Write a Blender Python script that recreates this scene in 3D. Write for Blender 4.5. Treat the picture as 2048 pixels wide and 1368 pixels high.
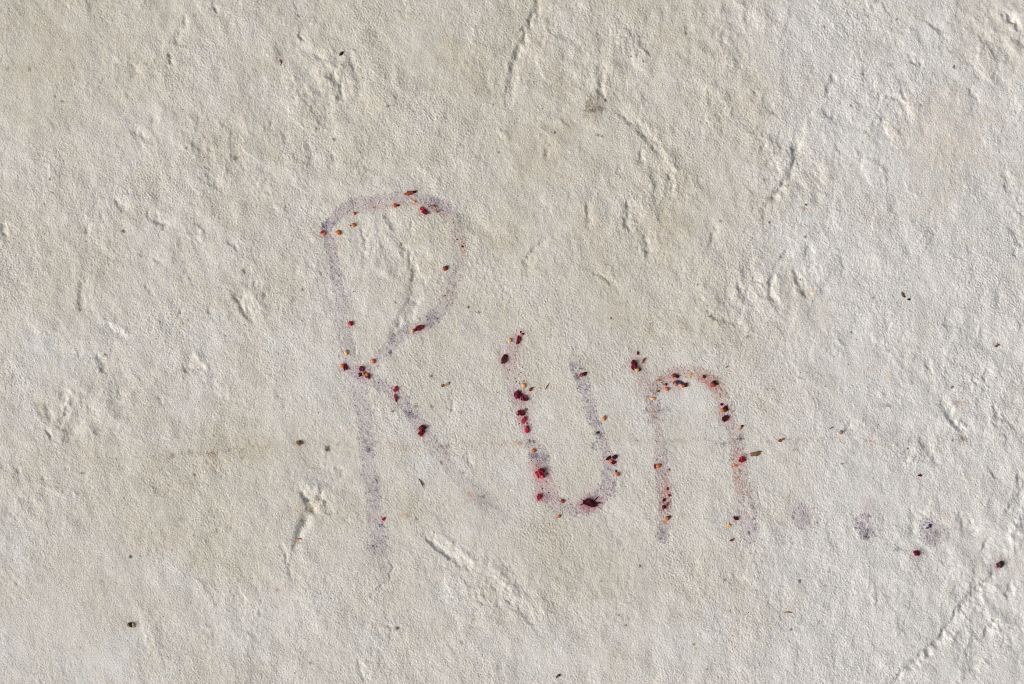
import bpy, bmesh, math, random
import numpy as np
from mathutils import Vector, Matrix, noise as mnoise

# ------------------------------------------------------------------ scene, camera, light
scene = bpy.context.scene
for o in list(bpy.data.objects):
    bpy.data.objects.remove(o, do_unlink=True)
COL = scene.collection

S = 0.64 / 2048.0                 # metres per unit of the plan grid (2048 units = 0.64 m of plaster)
TOP = 0.06                        # height of the plaster face above its underside


def wx(u): return (u - 1024.0) * S
def wy(v): return (684.0 - v) * S


cam_d = bpy.data.cameras.new("camera")
cam = bpy.data.objects.new("camera", cam_d)
COL.objects.link(cam)
cam_d.lens = 60
cam_d.sensor_width = 36
cam_d.clip_start = 0.01
cam_d.clip_end = 200
cam.location = (0, 0, TOP + 0.64 * 60 / 36)
cam.rotation_euler = (0, 0, 0)
scene.camera = cam

SUN_AZ = 200.0                    # counter-clockwise from +X, towards the sun
SUN_EL = 27.0
world = bpy.data.worlds.new("World")
scene.world = world
world.use_nodes = True
wn = world.node_tree.nodes
wl = world.node_tree.links
wn.clear()
out = wn.new("ShaderNodeOutputWorld")
bg = wn.new("ShaderNodeBackground")
sky = wn.new("ShaderNodeTexSky")
sky.sky_type = 'NISHITA'
sky.sun_disc = False
sky.sun_elevation = math.radians(SUN_EL)
sky.sun_rotation = math.radians(90 - SUN_AZ)
sky.air_density = 1.0
sky.dust_density = 4.0
sky.ozone_density = 1.0
bg.inputs[1].default_value = 0.088
hs = wn.new("ShaderNodeHueSaturation")          # hazy, nearly white sky
hs.inputs["Saturation"].default_value = 0.22
wl.new(sky.outputs[0], hs.inputs["Color"])
wl.new(hs.outputs[0], bg.inputs[0])
wl.new(bg.outputs[0], out.inputs[0])

sun_d = bpy.data.lights.new("sun", 'SUN')
sun_d.energy = 2.6
sun_d.angle = math.radians(32)
sun_d.color = (1.0, 0.962, 0.925)
sun = bpy.data.objects.new("sun", sun_d)
COL.objects.link(sun)
a, e = math.radians(SUN_AZ), math.radians(SUN_EL)
sdir = Vector((math.cos(a) * math.cos(e), math.sin(a) * math.cos(e), math.sin(e)))
sun.rotation_euler = sdir.to_track_quat('Z', 'Y').to_euler()
sun.location = (-2, -1, 2)

scene.cycles.filter_width = 1.05
vs = scene.view_settings
vs.view_transform = 'Standard'
vs.look = 'None'
vs.exposure = 0.27
vs.gamma = 1.0
vs.use_curve_mapping = False

# ------------------------------------------------------------------ noise fields on the plan grid
NX, NY, D = 1280, 864, 1.65
U0, V0 = -32.0, -28.8
us = U0 + D * np.arange(NX)
vs_ = V0 + D * np.arange(NY)
UU, VV = np.meshgrid(us, vs_)
FX = np.fft.rfftfreq(NX, D)[None, :]
FY = np.fft.fftfreq(NY, D)[:, None]


def band(lam, seed, spread=0.35, stretch=1.0, ang=0.0):
    """unit-variance noise of wavelength lam, drawn out by stretch along ang (degrees, v down)"""
    rng = np.random.default_rng(seed)
    w = np.fft.rfft2(rng.standard_normal((NY, NX)))
    c, s = math.cos(math.radians(ang)), math.sin(math.radians(ang))
    fa = (FX * c + FY * s) * stretch
    fb = (-FX * s + FY * c)
    f = np.sqrt(fa * fa + fb * fb) + 1e-9
    filt = np.exp(-0.5 * (np.log(f * lam) / spread) ** 2)
    r = np.fft.irfft2(w * filt, s=(NY, NX))
    return (r - r.mean()) / r.std()


def lowpass(lam, seed):
    rng = np.random.default_rng(seed)
    w = np.fft.rfft2(rng.standard_normal((NY, NX)))
    f = np.sqrt(FX ** 2 + FY ** 2)
    r = np.fft.irfft2(w * np.exp(-(f * lam) ** 2), s=(NY, NX))
    return (r - r.mean()) / r.std()


def sstep(x, lo, hi):
    t = np.clip((x - lo) / (hi - lo), 0, 1)
    return t * t * (3 - 2 * t)


def gauss(cu, cv, ru, rv, rot=0):
    c, s = math.cos(math.radians(rot)), math.sin(math.radians(rot))
    a_ = ((UU - cu) * c + (VV - cv) * s) / ru
    b_ = (-(UU - cu) * s + (VV - cv) * c) / rv
    return np.exp(-(a_ * a_ + b_ * b_))


n5 = band(5.0, 1)
n8 = band(7.5, 2, 0.45, 1.1, 85)
n14 = band(15, 3, 0.45, 1.15, 75)
n28 = band(30, 4, 0.45, 1.15, 70)
n60 = band(66, 5, 0.45, 1.2, 65)
n150 = band(150, 6, 0.4)
n420 = band(420, 7, 0.4)
zone = lowpass(160, 8)
zone2 = lowpass(90, 9)
wu, wv = band(26, 10, 0.5), band(26, 11, 0.5)
wu2, wv2 = band(9, 12, 0.5), band(9, 13, 0.5)


def amp(slope, lam): return slope * lam / (2 * math.pi)


calm = np.clip(gauss(1080, 860, 520, 330), 0, 1)                 # even, rubbed plaster where the word stands
calm = np.maximum(calm, 0.85 * gauss(1890, 265, 95, 85))
calm = np.maximum(calm, 0.75 * gauss(30, 1200, 330, 330))
calm = np.maximum(calm, 0.5 * gauss(0, 100, 260, 300))
rough = 1.0 + 0.22 * zone
lumpy = np.zeros((NY, NX))
for z_ in [(1450, 605, 85, 60), (1245, 110, 130, 90), (1440, 110, 85, 110), (1310, 420, 80, 90), (665, 150, 110, 85), (300, 430, 120, 60),
           (500, 590, 55, 70), (640, 1000, 50, 45), (180, 830, 90, 60), (1930, 790, 110, 120), (1975, 1180, 90, 140), (1620, 340, 90, 90),
           (380, 270, 90, 60), (1560, 580, 80, 70), (1790, 220, 90, 60), (2000, 60, 90, 80), (790, 560, 60, 110), (50, 1000, 60, 90), (1000, 1170, 90, 70)]:
    lumpy = np.maximum(lumpy, gauss(*z_))
lumpy *= 0.75 + 0.25 * zone2
soft = 1 - 0.40 * np.clip(gauss(20, 1250, 330, 330) + gauss(-20, 60, 330, 260) + gauss(2080, 20, 260, 240) + gauss(2080, 1330, 230, 220), 0, 1)
soft *= 1 - 0.35 * gauss(1890, 265, 95, 85)
H = np.zeros((NY, NX))
H += amp(0.25, 5.0) * n5 * rough * soft
H += amp(0.088, 7.5) * n8 * rough * soft * (1 - 0.45 * gauss(30, 1200, 330, 330)) * (1 - 0.5 * gauss(1890, 265, 95, 85))
H += amp(0.036, 15) * n14 * (1 + 0.3 * zone2 + 0.7 * lumpy)
H += amp(0.024, 30) * n28 * (1.0 - 0.3 * calm + 1.4 * lumpy)
H += amp(0.026, 66) * n60 * (1.1 - 0.6 * calm + 1.6 * lumpy)
H += amp(0.020, 150) * n150 * (1 - 0.5 * calm)
H += amp(0.010, 420) * n420
# flaky, trowelled plates with a broken edge
pl1 = band(95, 21, 0.35, 1.7, 68)
pl2 = band(42, 22, 0.35, 1.5, 80)
pl3 = band(80, 23, 0.35, 2.2, 112)
e1 = pl1 + 0.22 * wu + 0.08 * wu2
e2 = pl2 + 0.25 * wv + 0.10 * wv2
e3 = pl3 + 0.2 * wu + 0.1 * wv2
H += 0.44 * np.tanh(5 * (e1 - 0.95)) * (0.25 + 0.75 * sstep(zone2, -0.4, 0.9)) * (1 - 0.85 * calm + 0.6 * lumpy)
H += 0.18 * np.tanh(4 * (e2 - 0.8)) * (0.2 + 0.8 * sstep(zone, -0.6, 0.8)) * (1 - 0.75 * calm + 0.6 * lumpy)
H += 0.42 * np.tanh(5 * (e3 - 1.15)) * (0.35 + 0.65 * sstep(UU, 1250, 1800)) * (1 - 0.85 * calm)
# little grains standing proud and pinholes
g9 = band(11, 24, 0.4)
H += 0.55 * sstep(g9, 1.9, 3.0) * (1.0 - 0.4 * calm)
pores = band(9, 25, 0.4)
pore = sstep(pores, 2.5, 3.3)
H -= 0.9 * pore
HBASE = H.copy()


# ------------------------------------------------------------------ traced relief: grooves, ridges, pits
def poly_dist(pts, pad, warp=2.0):
    """distance field to a polyline inside its padded box: (slices, r, t along 0..1, side)"""
    P = np.array(pts, float)
    i0 = max(0, int((P[:, 0].min() - pad - U0) / D)); i1 = min(NX, int((P[:, 0].max() + pad - U0) / D) + 1)
    j0 = max(0, int((P[:, 1].min() - pad - V0) / D)); j1 = min(NY, int((P[:, 1].max() + pad - V0) / D) + 1)
    if i1 <= i0 or j1 <= j0:
        return None
    sl = (slice(j0, j1), slice(i0, i1))
    u = UU[sl] + warp * wu[sl] + 0.35 * warp * wu2[sl]
    v = VV[sl] + warp * wv[sl] + 0.35 * warp * wv2[sl]
    seg = np.linalg.norm(np.diff(P, axis=0), axis=1)
    L = seg.sum(); acc = 0
    best = np.full(u.shape, 1e9); T = np.zeros(u.shape); SD = np.zeros(u.shape)
    for k in range(len(P) - 1):
        d = P[k + 1] - P[k]
        t = np.clip(((u - P[k, 0]) * d[0] + (v - P[k, 1]) * d[1]) / max(1e-9, seg[k] ** 2), 0, 1)
        r = np.hypot(u - P[k, 0] - t * d[0], v - P[k, 1] - t * d[1])
        m = r < best
        best = np.where(m, r, best)
        T = np.where(m, (acc + t * seg[k]) / L, T)
        SD = np.where(m, (u - P[k, 0] - t * d[0]) * 0.94 - (v - P[k, 1] - t * d[1]) * 0.34, SD)
        acc += seg[k]
    poly_dist.side = SD
    return sl, best, T


def groove(pts, w, depth, rim=0.25, taper=0.18, warp=1.6, even=False, lean=False):
    q = poly_dist(pts, (8 if lean else 4) * w + 8, warp)
    if q is None:
        return
    sl, r, t = q
    if lean:                      # one steep lip, one gentle flank, as a trowel edge leaves it
        k_ = 0.5 + 0.5 * np.tanh(poly_dist.side / (0.5 * w))
        r = r / (0.95 + 1.0 * k_)
    end = 1.0 if even else np.clip(np.minimum(t, 1 - t) / taper, 0, 1) * 0.85 + 0.15
    vary = np.clip(0.85 + 0.32 * n28[sl] + 0.12 * n60[sl], 0.1, 1.6)
    H[sl] += end * vary * (-depth * np.exp(-(r / w) ** 2) + rim * depth * np.exp(-((r - 2.0 * w) / (0.8 * w)) ** 2))


def smooth_pts(pts, n=3):
    """Catmull-Rom through the points"""
    if len(pts) < 3:
        return pts
    P = [pts[0]] + list(pts) + [pts[-1]]
    o = []
    for i in range(1, len(P) - 2):
        p0, p1, p2, p3 = [np.array(p, float) for p in P[i - 1:i + 3]]
        for k in range(n):
            t = k / n
            o.append(0.5 * ((2 * p1) + (-p0 + p2) * t + (2 * p0 - 5 * p1 + 4 * p2 - p3) * t ** 2 + (-p0 + 3 * p1 - 3 * p2 + p3) * t ** 3))
    o.append(np.array(P[-2], float))
    return o


GROOVES = [
    # (points, width, depth)
    ([(1078, -20), (1074, 15), (1062, 42), (1050, 72), (1036, 105), (1026, 145), (1019, 185), (1014, 215)], 7, 2.3),
    ([(1202, 118), (1200, 150), (1202, 180), (1206, 205)], 7, 1.9),
    ([(1228, 216), (1248, 233), (1274, 252), (1299, 280), (1313, 300), (1323, 322)], 6, 1.7),
    ([(1229, 58), (1246, 72), (1262, 90)], 5, 0.9),
    ([(1274, 80), (1294, 100), (1311, 110)], 5, 1.0),
    ([(1375, 46), (1374, 58), (1372, 68)], 4.5, 1.9),
    ([(1285, 300), (1279, 312), (1277, 326)], 5, 1.4),
    ([(1044, 155), (1050, 166), (1070, 161)], 4, 0.9),
    ([(600, 60), (608, 85)], 5, 1.2), ([(628, 105), (645, 122)], 6, 1.5),
    ([(654, 138), (668, 158), (681, 170), (682, 205)], 7, 2.2),
    ([(697, 105), (706, 130), (716, 158)], 5, 1.1), ([(652, 205), (650, 240)], 6, 1.0),
    ([(775, 140), (782, 170), (800, 200)], 5, 0.8),
    ([(425, 15), (437, 28)], 4, 1.6), ([(372, 30), (364, 52), (354, 74), (351, 92)], 6, 1.5),
    ([(262, 128), (272, 152)], 7, 1.6), ([(338, 108), (345, 128)], 4, 1.7),
    ([(262, 255), (285, 275), (312, 283)], 6, 1.3), ([(300, 225), (312, 250)], 6, 1.0),
    ([(1671, 146), (1662, 172), (1651, 197)], 6, 1.5), ([(1642, 215), (1660, 228), (1684, 246)], 7, 1.5),
    ([(1808, 110), (1826, 120), (1846, 133)], 5, 1.4),
    ([(1741, 204), (1752, 197), (1771, 191), (1798, 200), (1812, 222), (1816, 256)], 5, 1.3),
    ([(1936, 172), (1946, 190), (1952, 215)], 6, 1.3),
    ([(2003, 22), (2020, 36), (2036, 54)], 6, 1.8), ([(2009, 30), (2028, 46), (2046, 58), (2070, 80)], 7, 1.6),
    ([(2030, 68), (2042, 82), (2060, 92)], 8, 2.3), ([(1858, 44), (1885, 62)], 6, 1.2), ([(1960, 66), (1992, 104)], 6, 1.2),
    ([(1930, 110), (1965, 165)], 7, 1.0), ([(1985, 130), (2020, 190)], 7, 1.0), ([(1590, 280), (1586, 300)], 5, 1.1),
    ([(1670, 290), (1692, 310)], 5, 0.8), ([(1586, 292), (1592, 312)], 6, 1.0),
    ([(230, 398), (240, 412), (252, 424)], 6, 2.0), ([(171, 446), (174, 466)], 5, 1.7),
    ([(297, 418), (305, 436), (322, 446), (337, 460)], 6, 1.8), ([(8, 445), (7, 475)], 8, 1.8),
    ([(164, 555), (163, 590), (161, 622)], 7, 1.7), ([(205, 652), (228, 665), (254, 682)], 7, 1.5),
    ([(292, 566), (302, 592)], 4, 1.1), ([(275, 509), (300, 513), (330, 531)], 5, 0.9),
    ([(470, 580), (480, 602), (494, 626), (510, 640)], 8, 2.4), ([(488, 532), (496, 546)], 6, 1.8), ([(508, 562), (514, 576)], 6, 1.7),
    ([(356, 618), (362, 630)], 4, 1.6), ([(362, 480), (366, 505)], 6, 0.9), ([(415, 610), (424, 628)], 6, 1.1),
    ([(425, 365), (438, 378)], 5, 1.5), ([(455, 480), (475, 500)], 5, 1.0),
    ([(787, 466), (803, 484), (819, 508), (829, 542), (830, 580), (822, 610), (806, 640), (790, 662), (778, 686)], 9, 1.9),
    ([(722, 440), (729, 472), (735, 520)], 6, 1.0), ([(765, 498), (786, 532), (800, 560)], 8, 1.0),
    ([(770, 424), (782, 445), (792, 462)], 5, 1.1), ([(822, 440), (820, 470)], 4, 0.8),
    ([(996, 690), (1010, 720), (1016, 750)], 6, 0.5),
    ([(1174, 402), (1176, 430), (1174, 460)], 4.5, 1.4),
    ([(1257, 398), (1256, 420), (1253, 445), (1261, 464)], 6.5, 1.9), ([(1283, 458), (1290, 478), (1294, 500), (1299, 515)], 6, 1.6),
    ([(1338, 338), (1343, 365), (1336, 400)], 7, 1.5), ([(1318, 430), (1330, 455)], 6, 0.8),
    ([(1097, 476), (1080, 490), (1063, 510), (1053, 530), (1057, 558)], 6, 1.4),
    ([(1179, 536), (1200, 550), (1219, 562), (1241, 587)], 5, 0.9),
    ([(1419, 440), (1427, 470), (1424, 498)], 6, 1.1), ([(1474, 560), (1490, 592), (1492, 612)], 8, 1.7),
    ([(1512, 545), (1510, 570)], 7, 1.5), ([(1408, 624), (1430, 636), (1449, 639), (1482, 646)], 5, 1.3),
    ([(1545, 538), (1542, 565), (1542, 590), (1552, 606), (1560, 625)], 6.5, 2.0),
    ([(1590, 535), (1596, 558), (1603, 575), (1614, 590), (1624, 596)], 7, 2.2),
    ([(1572, 368), (1556, 385), (1546, 405)], 7, 1.3), ([(1620, 488), (1612, 515)], 6, 1.1), ([(1893, 636), (1894, 655)], 6, 1.2),
    ([(2006, 345), (2014, 362), (2017, 385)], 5, 1.2), ([(2016, 448), (2034, 475), (2050, 500)], 6, 1.3),
    ([(2026, 495), (2030, 510)], 5, 1.2), ([(1936, 480), (1940, 510)], 4, 0.9),
    ([(140, 811), (130, 828), (119, 844), (105, 856)], 4, 1.5), ([(87, 855), (97, 866), (110, 878)], 4, 1.3),
    ([(92, 806), (96, 826), (102, 846)], 6, 1.5), ([(130, 780), (124, 800)], 6, 1.3),
    ([(172, 800), (182, 818), (192, 832)], 5, 1.2), ([(192, 708), (200, 722), (212, 743)], 6, 1.9),
    ([(360, 736), (385, 739), (412, 735)], 5, 1.5), ([(240, 775), (241, 800)], 6, 1.0), ([(192, 870), (198, 862)], 4, 1.3),
    ([(316, 790), (328, 812)], 5, 1.0), ([(155, 705), (160, 715)], 5, 1.2),
    ([(903, 780), (904, 800), (901, 832)], 4, 0.9), ([(675, 930), (684, 955)], 6, 1.0),
    ([(570, 1100), (579, 1142), (584, 1160)], 3.5, 1.1), ([(560, 1085), (567, 1116)], 3, 0.8),
    ([(845, 1064), (857, 1076), (872, 1092), (899, 1113), (925, 1130), (950, 1143)], 6, 1.9),
    ([(958, 1140), (974, 1152), (992, 1171), (1008, 1188), (1024, 1206), (1045, 1222), (1062, 1240), (1083, 1268)], 6.5, 1.2),
    ([(782, 1121), (783, 1148), (763, 1175), (736, 1197)], 3, 1.0), ([(714, 1316), (719, 1336), (728, 1368)], 4, 1.3),
    ([(930, 905), (945, 935), (962, 950)], 6, 0.8), ([(1120, 1120), (1140, 1150)], 6, 0.6),
    ([(1886, 800), (1892, 818), (1903, 838), (1921, 860), (1935, 880)], 6.5, 2.2), ([(1852, 720), (1857, 736), (1863, 752)], 4, 1.4),
    ([(1978, 738), (1973, 748), (1968, 764)], 5, 1.5), ([(1953, 752), (1946, 768)], 4, 1.2),
    ([(1985, 808), (1993, 832), (1992, 858)], 6, 1.5), ([(1694, 842), (1698, 862)], 7, 1.7),
    ([(2036, 935), (2044, 960), (2040, 990), (2030, 1012), (2012, 1035)], 9, 2.4), ([(1812, 895), (1818, 925)], 5, 0.9),
    ([(1850, 880), (1862, 910), (1880, 935)], 5, 1.0), ([(1920, 1025), (1930, 1050), (1950, 1080)], 8, 1.6),
    ([(1978, 1075), (1968, 1100), (1960, 1130)], 7, 1.7), ([(1824, 1010), (1828, 1040), (1822, 1075)], 8, 1.5),
    ([(2018, 1120), (2000, 1137), (1973, 1163), (1946, 1190), (1921, 1217), (1905, 1240), (1893, 1256), (1873, 1286), (1853, 1303), (1823, 1328), (1798, 1353), (1770, 1380)], 6.0, 2.5),
    ([(1988, 1236), (1978, 1260), (1964, 1284)], 8, 2.1), ([(1950, 1284), (1940, 1296), (1928, 1308)], 5, 1.3),
    ([(1948, 1312), (1949, 1330), (1943, 1346)], 6, 1.2), ([(2018, 1160), (2020, 1180), (2014, 1198)], 7, 1.5),
    ([(1750, 1150), (1754, 1180), (1756, 1215)], 5, 0.9), ([(1800, 1165), (1804, 1210)], 6, 0.6),
    ([(1905, 1190), (1918, 1175)], 5, 0.8), ([(1980, 925), (1996, 960)], 6, 1.0), ([(1870, 985), (1882, 1020)], 6, 0.9),
    ([(2010, 860), (2022, 905)], 7, 1.1), ([(2000, 1300), (2030, 1250)], 8, 0.9),
    ([(600, 985), (612, 996), (620, 1006)], 4.5, 2.2), ([(636, 985), (640, 1000)], 5, 1.8), ([(646, 1005), (662, 1030)], 5, 1.3),
    ([(616, 1012), (626, 1026)], 7, 1.8), ([(592, 1085), (588, 1105)], 4, 1.2),
]
GROOVES += [
    ([(1594, 262), (1594, 290), (1591, 322), (1574, 358), (1554, 386), (1534, 415), (1525, 452)], 7, 1.9),
    ([(1588, 496), (1566, 515), (1550, 540)], 6, 1.4), ([(1508, 180), (1511, 204)], 5, 1.2), ([(1474, 112), (1479, 142)], 5, 1.2),
    ([(1450, 60), (1447, 88)], 6, 1.2), ([(1500, 5), (1494, 50)], 6, 1.0), ([(1524, 288), (1527, 304)], 5, 1.4), ([(1418, 180), (1424, 215)], 6, 0.9),
    ([(1300, 340), (1312, 372), (1310, 400)], 6, 1.0), ([(1240, 330), (1236, 352)], 5, 1.0), ([(1460, 560), (1452, 600)], 6, 0.9),
    ([(1390, 590), (1400, 612)], 6, 1.1), ([(1440, 585), (1448, 625)], 7, 1.1), ([(1095, 270), (1092, 320)], 4, 0.9), ([(1145, 700), (1160, 712)], 5, .6),
    ([(560, 250), (575, 290)], 6, 0.9), ([(610, 270), (622, 310), (624, 340)], 5, 0.8), ([(668, 300), (664, 345)], 7, 1.2), ([(545, 235), (535, 262)], 5, 0.9),
    ([(1640, 560), (1650, 600)], 6, 0.8), ([(1770, 620), (1778, 660)], 6, 0.8), ([(1990, 560), (2000, 620)], 7, 0.9), ([(1650, 440), (1664, 470)], 6, 0.8),
]
for g in GROOVES:
    groove(smooth_pts(g[0]), g[1] * 0.95, g[2] * 1.45, rim=0.08, lean=True, warp=1.6)

RIDGES = [
    ([(1246, 222), (1284, 243), (1310, 272), (1334, 305), (1350, 340), (1353, 380), (1342, 412)], 7, 1.0), ([(1088, 0), (1072, 48), (1048, 108), (1036, 150), (1028, 215)], 7, .8),
    ([(1110, 482), (1085, 500), (1070, 530)], 7, .8), ([(1604, 262), (1602, 320), (1585, 360), (1562, 395)], 7, .9), ([(1555, 545), (1553, 585), (1565, 612)], 6, 1.0),
    ([(1900, 795), (1915, 835), (1945, 875)], 6, 1.0), ([(880, 1068), (925, 1105), (968, 1128)], 6, .9), ([(985, 1135), (1020, 1172), (1060, 1222)], 7, .6),
    ([(1214, 130), (1213, 180), (1222, 212)], 6, .7),
    ([(800, 470), (818, 492), (832, 520), (838, 555), (840, 590)], 6, 0.9), ([(144, 775), (138, 800), (132, 820)], 5, 1.0),
    ([(196, 636), (225, 648), (262, 668)], 7, 1.2), ([(58, 962), (100, 978), (170, 992)], 7, 1.0),
    ([(1474, 538), (1484, 560), (1495, 582)], 7, 1.4), ([(1351, 330), (1350, 370), (1342, 408)], 5, 0.8),
    ([(20, 925), (27, 945), (34, 965)], 6, 0.8), ([(352, 262), (390, 268), (428, 284)], 6, 0.8),
    ([(1606, 545), (1614, 570), (1626, 590)], 6, 0.9), ([(2048, 1030), (2036, 1050), (2025, 1085), (2030, 1115)], 12, 2.2),
    ([(1990, 1170), (1995, 1190)], 10, 1.3), ([(1880, 640), (1890, 690)], 6, 0.5), ([(500, 590), (520, 615), (530, 640)], 8, 1.2),
    ([(960, 1100), (1000, 1150), (1040, 1195)], 8, 0.7), ([(620, 970), (640, 975)], 8, 1.2), ([(638, 1008), (645, 1016)], 6, 1.8),
    ([(1690, 235), (1706, 243)], 7, 1.0), ([(1838, 1055), (1834, 1085)], 7, 0.9), ([(1952, 640), (1960, 690)], 6, 0.7),
    ([(180, 805), (196, 826)], 4, 1.0), ([(392, 700), (400, 720)], 6, 1.2), ([(1720, 835), (1730, 850)], 8, 1.3),
    ([(660, 120), (672, 150)], 6, 0.8), ([(1248, 385), (1248, 400)], 5, 0.8), ([(700, 100), (712, 110)], 5, 0.8),
]
for g in RIDGES:
    groove(smooth_pts(g[0]), g[1], -g[2] * 0.95, rim=0.1)


def pit(u, v, ru, rv, depth, rot=0):
    q = gauss(u, v, ru, rv, rot)
    q2 = gauss(u, v, ru * 1.8, rv * 1.8, rot)
    H[:] -= depth * q - 0.2 * depth * (q2 - q)


for p in [(473, 314, 5, 7, 2.6, 20), (375, 295, 4, 4, 1.4), (420, 299, 5, 4, 1.2), (339, 110, 4, 4, 1.8), (258, 190, 5, 5, 1.2),
          (247, 462, 3.5, 3, 1.8), (530, 590, 5, 7, 1.9), (37, 941, 5, 7, 2.3, -10), (657, 897, 5, 5, 2.4), (795, 1256, 5, 4, 2.0),
          (609, 1044, 10, 19, 6.0, 22), (597, 1072, 7, 15, 4.0, 15), (614, 1003, 7, 9, 3.0, -30), (628, 1022, 6, 10, 2.6, -30), (1374, 66, 3, 4, 1.6), (1351, 260, 6, 7, 1.2), (435, 1061, 4, 4, 1.2),
          (1296, 469, 5, 5, 1.1), (1262, 463, 5, 5, 1.2), (778, 1253, 3, 3, .8), (126, 202, 3, 3, 1.4), (111, 193, 2.5, 2.5, 1.2),
          (35, 1166, 4, 6, 1.3), (724, 556, 4, 5, .9), (690, 554, 5, 5, 1.0), (770, 1180, 3, 3, .7), (1772, 199, 4, 4, 1.6),
          (62, 138, 4, 4, 1.2), (726, 506, 4, 5, 1.1), (1704, 211, 3, 3, 1.1), (1727, 147, 3, 2.5, 1.5), (1730, 170, 3, 2.5, 1.5),
          (1651, 52, 4, 3, 1.5), (923, 1242, 3, 3, 1.0), (1116, 524, 5, 3, .8), (950, 1238, 3, 3, .8), (87, 957, 4, 3.5, 2.0)]:
    pit(*p)
for p in [(285, 135, 14, 12, -1.6), (1156, 494, 7, 7, -1.0), (1770, 194, 5, 5, -1.2), (1763, 789, 6, 6, -1.8), (395, 712, 8, 8, -1.2),
          (358, 619, 4, 4, -1.2), (1055, 175, 12, 14, -.8), (645, 1006, 5, 5, -1.6), (634, 980, 7, 10, -1.0), (1155, 480, 8, 6, -.9),
          (320, 425, 12, 9, -1.0), (400, 1000, 9, 9, -.6), (265, 398, 12, 12, -1.1), (1280, 220, 20, 16, -.9)]:
    pit(*p)

# ------------------------------------------------------------------ colour of the plaster, dirt, painted corner vignette and berry juice
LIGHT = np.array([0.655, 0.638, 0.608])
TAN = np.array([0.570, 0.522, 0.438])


def blob(*a): return gauss(*a)


grime_vignette = 0.40 + 0.10 * lowpass(120, 31) + 0.07 * lowpass(45, 32)
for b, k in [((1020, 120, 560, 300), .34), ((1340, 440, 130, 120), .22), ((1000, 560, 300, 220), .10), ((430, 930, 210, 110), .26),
             ((1120, 1110, 110, 90), .30), ((300, 1010, 110, 60), .22), ((60, 90, 230, 230), .42), ((120, 560, 170, 110), .18),  # upper-left corner blob: part dirt, part vignette darkening put into the colour
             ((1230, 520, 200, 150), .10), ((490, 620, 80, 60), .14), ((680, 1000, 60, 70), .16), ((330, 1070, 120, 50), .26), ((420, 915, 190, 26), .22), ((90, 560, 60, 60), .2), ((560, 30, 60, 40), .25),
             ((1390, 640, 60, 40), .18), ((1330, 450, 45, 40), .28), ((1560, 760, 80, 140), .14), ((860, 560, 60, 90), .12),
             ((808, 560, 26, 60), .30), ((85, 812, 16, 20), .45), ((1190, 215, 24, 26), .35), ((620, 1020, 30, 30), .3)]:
    grime_vignette = grime_vignette + k * blob(*b)
grime_vignette -= 0.42 * sstep(UU, 1400, 1750) * (1 - blob(2060, -20, 240, 200))
grime_vignette -= 0.12 * sstep(VV, 1150, 1350)
grime_vignette = np.clip(grime_vignette, 0, 1)
ALB = LIGHT * (1 - grime_vignette[..., None]) + TAN * grime_vignette[..., None]


def tint(mask, col):
    global ALB
    m = np.clip(mask, 0, 1)[..., None]
    ALB = ALB * (1 - m) + np.array(col) * m


# pinkish repaired patch at the upper right
pr = np.hypot((UU - 1890 + 14 * wu + 18 * pl1) / 100, (VV - 258 + 12 * wv + 12 * pl3) / 78)
tint(0.42 * sstep(-pr, -1.3, -0.6) * (0.8 + 0.2 * band(30, 50)), (0.66, 0.56, 0.48))
spn0 = band(5, 54, .4)
# mottling
c1, c2, c3 = band(7, 33, .5), band(18, 34, .5), band(50, 35, .5)
ALB = ALB * (1 + 0.03 * band(4.6, 45, .3) + 0.022 * c1 + 0.016 * c2 + 0.014 * c3)[..., None]
ALB[..., 0] *= 1 + 0.008 * band(22, 36)
ALB[..., 2] *= 1 + 0.012 * band(26, 37)
# dust specks lying in the pinholes, all over
spk = band(6.5, 38, 0.4)
spz = np.clip(0.55 + 0.35 * zone2 + 0.5 * grime_vignette, 0.1, 1.3)
tint(0.50 * sstep(spk * (0.8 + 0.25 * spz), 2.3, 3.2), (0.20, 0.17, 0.11))
spk2 = band(8, 39, 0.4)
tint(0.65 * sstep(spk2, 3.35, 3.8), (0.10, 0.08, 0.06))
tint(0.30 * pore, (0.28, 0.25, 0.18))
# tan and rusty spots in drifts, mostly on the left half and along the old scratch
drift = np.clip(0.25 + 0.5 * zone + 0.9 * gauss(430, 960, 260, 170) + 0.5 * gauss(800, 1180, 200, 90) + 0.5 * gauss(1150, 240, 260, 160)
                + 0.5 * gauss(1600, 800, 140, 200) + 0.4 * gauss(120, 520, 140, 200), 0, 1)
tint(0.55 * sstep(band(8.5, 51, .4), 2.2, 3.1) * drift, (0.30, 0.20, 0.12))
tint(0.40 * sstep(band(16, 52, .4) + 0.5 * spn0, 2.1, 3.2) * drift, (0.38, 0.28, 0.19))
tint(0.50 * sstep(band(5.5, 53, .3), 2.6, 3.3) * (0.4 + 0.6 * drift), (0.17, 0.15, 0.10))

fineh = (0.55 * n5 + 0.7 * n8 + 0.35 * n14)
fineh /= fineh.std()
grainy = sstep(fineh + 0.7 * band(4.6, 40, .3), 0.55, 2.1)        # juice caught on the tips of the grain
grainy2 = sstep(band(6.0, 41, .35) + 0.5 * fineh, 1.5, 2.6)

grainy3 = sstep(band(4.4, 47, .25) + 0.45 * c2, 1.1, 2.2)
PURPLE = (0.15, 0.115, 0.155)
LETTERS = {}


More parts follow.
